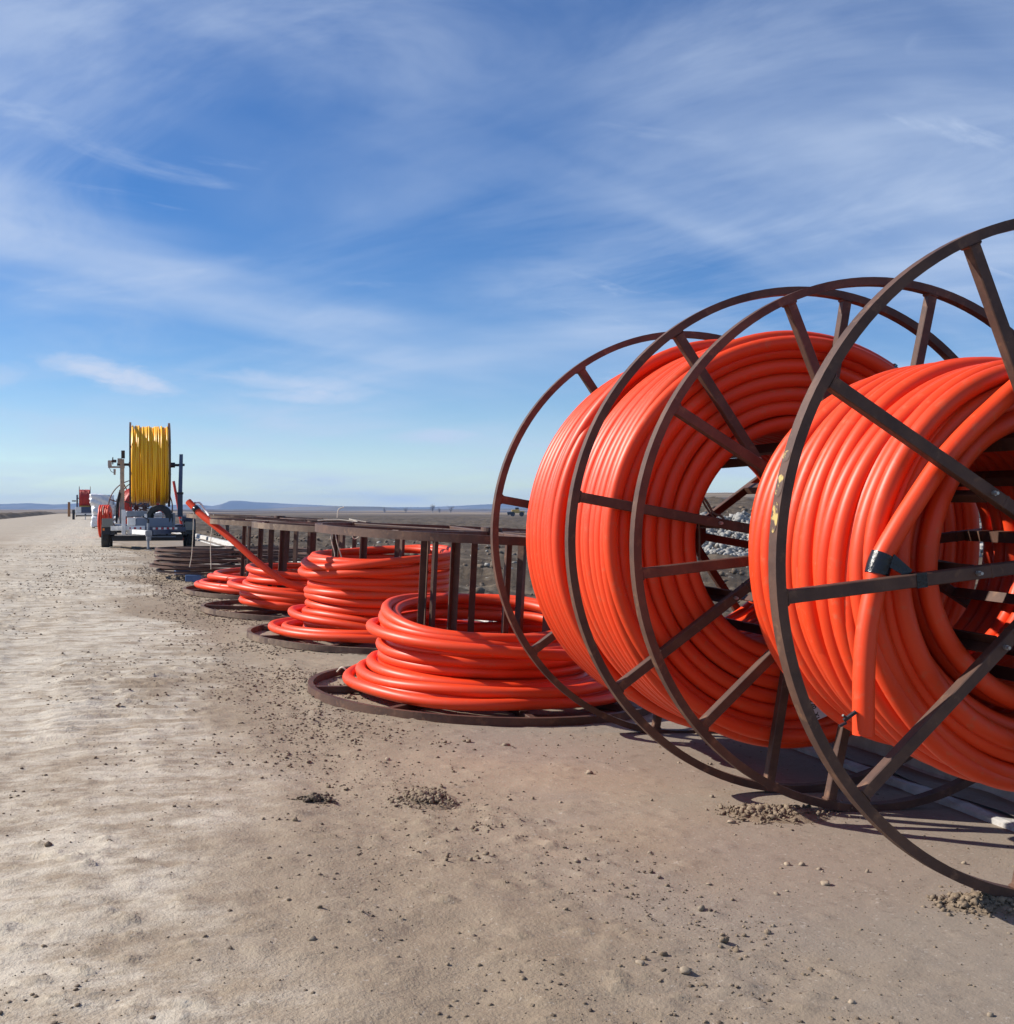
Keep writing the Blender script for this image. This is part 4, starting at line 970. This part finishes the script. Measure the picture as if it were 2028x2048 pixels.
for nm, sel, mt, lb_ in (('soil_crumbs', pick, 'clod', 'brown soil crumbs scattered along the dirt shoulder'), ('dark_soil_crumbs', ~pick, 'dkclod', 'darker soil crumbs scattered along the dirt shoulder')):
    q0, q1 = sel & ~big, sel & big
    V, F = scatter(on_road(ss[q0], aa[q0], S_[q0], .1), S_[q0], OCT, .25, rs, (.5, .95)); V2, F2 = scatter(on_road(ss[q1], aa[q1], S_[q1], .1), S_[q1], I1, .16, rs, (.45, .8))
    o = obj(nm, mesh(nm, np.vstack([V, V2]), np.vstack([F, F2+len(V)]), M[mt])); tag(o, lb_, 'soil', kind='stuff')
# clumps of clods
ca = []; cs = []; cz = []
for k in range(60):
    s0 = rs.choice([rs.normal(2.45, .45), rs.uniform(2.0, 6.5)]); a0 = -1.6+rs.random()**1.4*17; m_ = int(rs.integers(4, 16))
    ca += list(a0+rs.normal(size=m_)*.035*(1+rs.random())); cs += list(s0+rs.normal(size=m_)*.07); cz += list(rs.gamma(2.2, .0028, m_).clip(.003, .013))
ca, cs, cz = map(np.array, (ca, cs, cz)); ok = cs > .3
V, F = scatter(on_road(cs[ok], ca[ok], cz[ok], .35), cz[ok], I1, .2, rs); o = obj('soil_clods', mesh('soil_clods', V, F, M['clod'])); tag(o, 'small clusters of dry earth clods on the road', 'soil', kind='stuff')
# heaps of crumbled earth
def heap(x, y, lx_, ly2, h, label, seed, mat='clod', rot=0, n=260):
    n *= 3; rs_ = np.random.default_rng(seed); z = rz(x, y); t = empty('earth_heap', (x, y, z), (0, 0, rot)); tag(t, label, 'earth heap', 'heaps of crumbled earth')
    g = np.linspace(-1.25, 1.25, 26); U, Vv = np.meshgrid(g, g); q = np.hypot(U, Vv)
    Z = h*.55*np.exp(-(q*1.25)**2)*(1+fbm(U*3+seed, Vv*3, 3)+.8*fbm(U*11+seed, Vv*11, 2))-.006-.02*sstep(.9, 1.25, q)
    X = U*lx_; Y = Vv*ly2
    ob = obj('soil_body', grid('soil_body', X, Y, Z, M[mat]), t)
    a_ = rs_.uniform(0, 6.28, n); r_ = np.abs(rs_.normal(size=n))*.6*(1+.35*np.sin(3*a_+seed))
    Px, Py = r_*np.cos(a_)*lx_, r_*np.sin(a_)*ly2; S = (rs_.gamma(1.5, .0036, n)+.0015).clip(.002, .020)*np.exp(-r_*.35)
    Pz = h*.55*np.exp(-(r_*1.25)**2)+S*.3
    V, F = scatter(np.stack([Px, Py, Pz], 1), S, I0, .26, rs_, (.5, 1))
    tag(obj('clods', mesh('clods', V, F, M[mat]), t), kind='stuff')
heap(1.14, 5.22, .27, .16, .045, 'elongated heap of crumbled earth at the foot of the upright reels', 1, rot=.1, n=330)
heap(1.70, 4.10, .30, .13, .05, 'clod heap under the nearest rim at the right edge', 2, rot=.05, n=360)
heap(-.37, 5.2, .15, .17, .035, 'dark crumbly heap in the middle of the dirt shoulder', 3, 'clod', n=260)
heap(-.83, 5.1, .09, .06, .03, 'tiny dark clod cluster left of the dark crumbly heap', 4, 'dkclod', n=80)
heap(1.78, 3.72, .22, .12, .02, 'thin spread of earth crumbs in the lower right corner', 5, n=150)
# single stones one can pick out
stones = [(-.005, 6.46, .034, 'pale round stone just in front of the nearest flat reel'), (1.147, 4.242, .028, 'largest pale stone in front of the upright reels'), (.963, 5.055, .022, 'pale stone at the left tip of the elongated earth heap'), (.41, 5.876, .020, 'tan stone between the pale round stone and the upright rims'), (.24, 5.26, .013, 'small tan stone on smooth ground left of the elongated heap'), (-.608, 5.99, .020, 'brown stone on the left side of the crumb trail'), (-.574, 3.474, .014, 'lone brown stone near the bottom left of the frame'), (.385, 3.406, .017, 'pale stone in the pair near the bottom centre'), (.506, 3.348, .019, 'brown stone in the pair near the bottom centre'), (.938, 3.2, .012, 'small brown stone near the bottom right'), (1.064, 4.467, .016, 'left one of the three pebbles beyond the largest pale stone'), (1.12, 4.47, .017, 'middle one of the three pebbles beyond the largest pale stone'), (1.175, 4.43, .013, 'right one of the three pebbles beyond the largest pale stone'), (.719, 4.191, .014, 'brown stone left of the largest pale stone'), (.552, 4.548, .013, 'white pebble on smooth ground in front of the upright reels')]
for i, (x, y, s_, lb_) in enumerate(stones):
    s_ *= .78
    V, F = scatter(np.zeros((1, 3)), np.array([s_]), I1, .15, np.random.default_rng(50+i), (.55, .75))
    s1, a1 = sa(x, y); z = float(road_z(np.float64(s1), np.float64(a1))+road_relief(np.float64(s1), np.float64(a1)))
    tag(obj('stone', mesh('stone', V, F, M['stone']), None, (x, y, z+s_*.22)), lb_, 'stone', 'single stones on the ground')
n = 170; ss = rs.uniform(.2, 2.6, n); aa = -2+rs.random(n)**1.3*9; S_ = rs.gamma(2, .0026, n).clip(.003, .012)
V, F = scatter(on_road(ss, aa, S_), S_, I1, .07, rs); o = obj('pebbles', mesh('pebbles', V, F, M['stone'], True)); tag(o, 'fine pale pebbles scattered in front of the reels', 'pebbles', kind='stuff')

# ------------------------------------------------------------------ haze
hz = MB().box(-6500, 6500, -300, 5400, -40, 60).build('haze', None)
hz.data.materials.clear(); hm = bpy.data.materials.new('haze_air'); hm.use_nodes = True; hn_ = hm.node_tree.nodes; hn_.clear()
out = hn_.new('ShaderNodeOutputMaterial'); pv = hn_.new('ShaderNodeVolumePrincipled'); pv.inputs['Color'].default_value = (.30, .54, 1, 1); pv.inputs['Density'].default_value = 1.5e-4; pv.inputs['Anisotropy'].default_value = 0
hm.node_tree.links.new(pv.outputs[0], out.inputs['Volume']); hz.data.materials.append(hm); tag(hz, kind='stuff')
tag(hz, 'thin bluish air softening the far hills', 'haze')
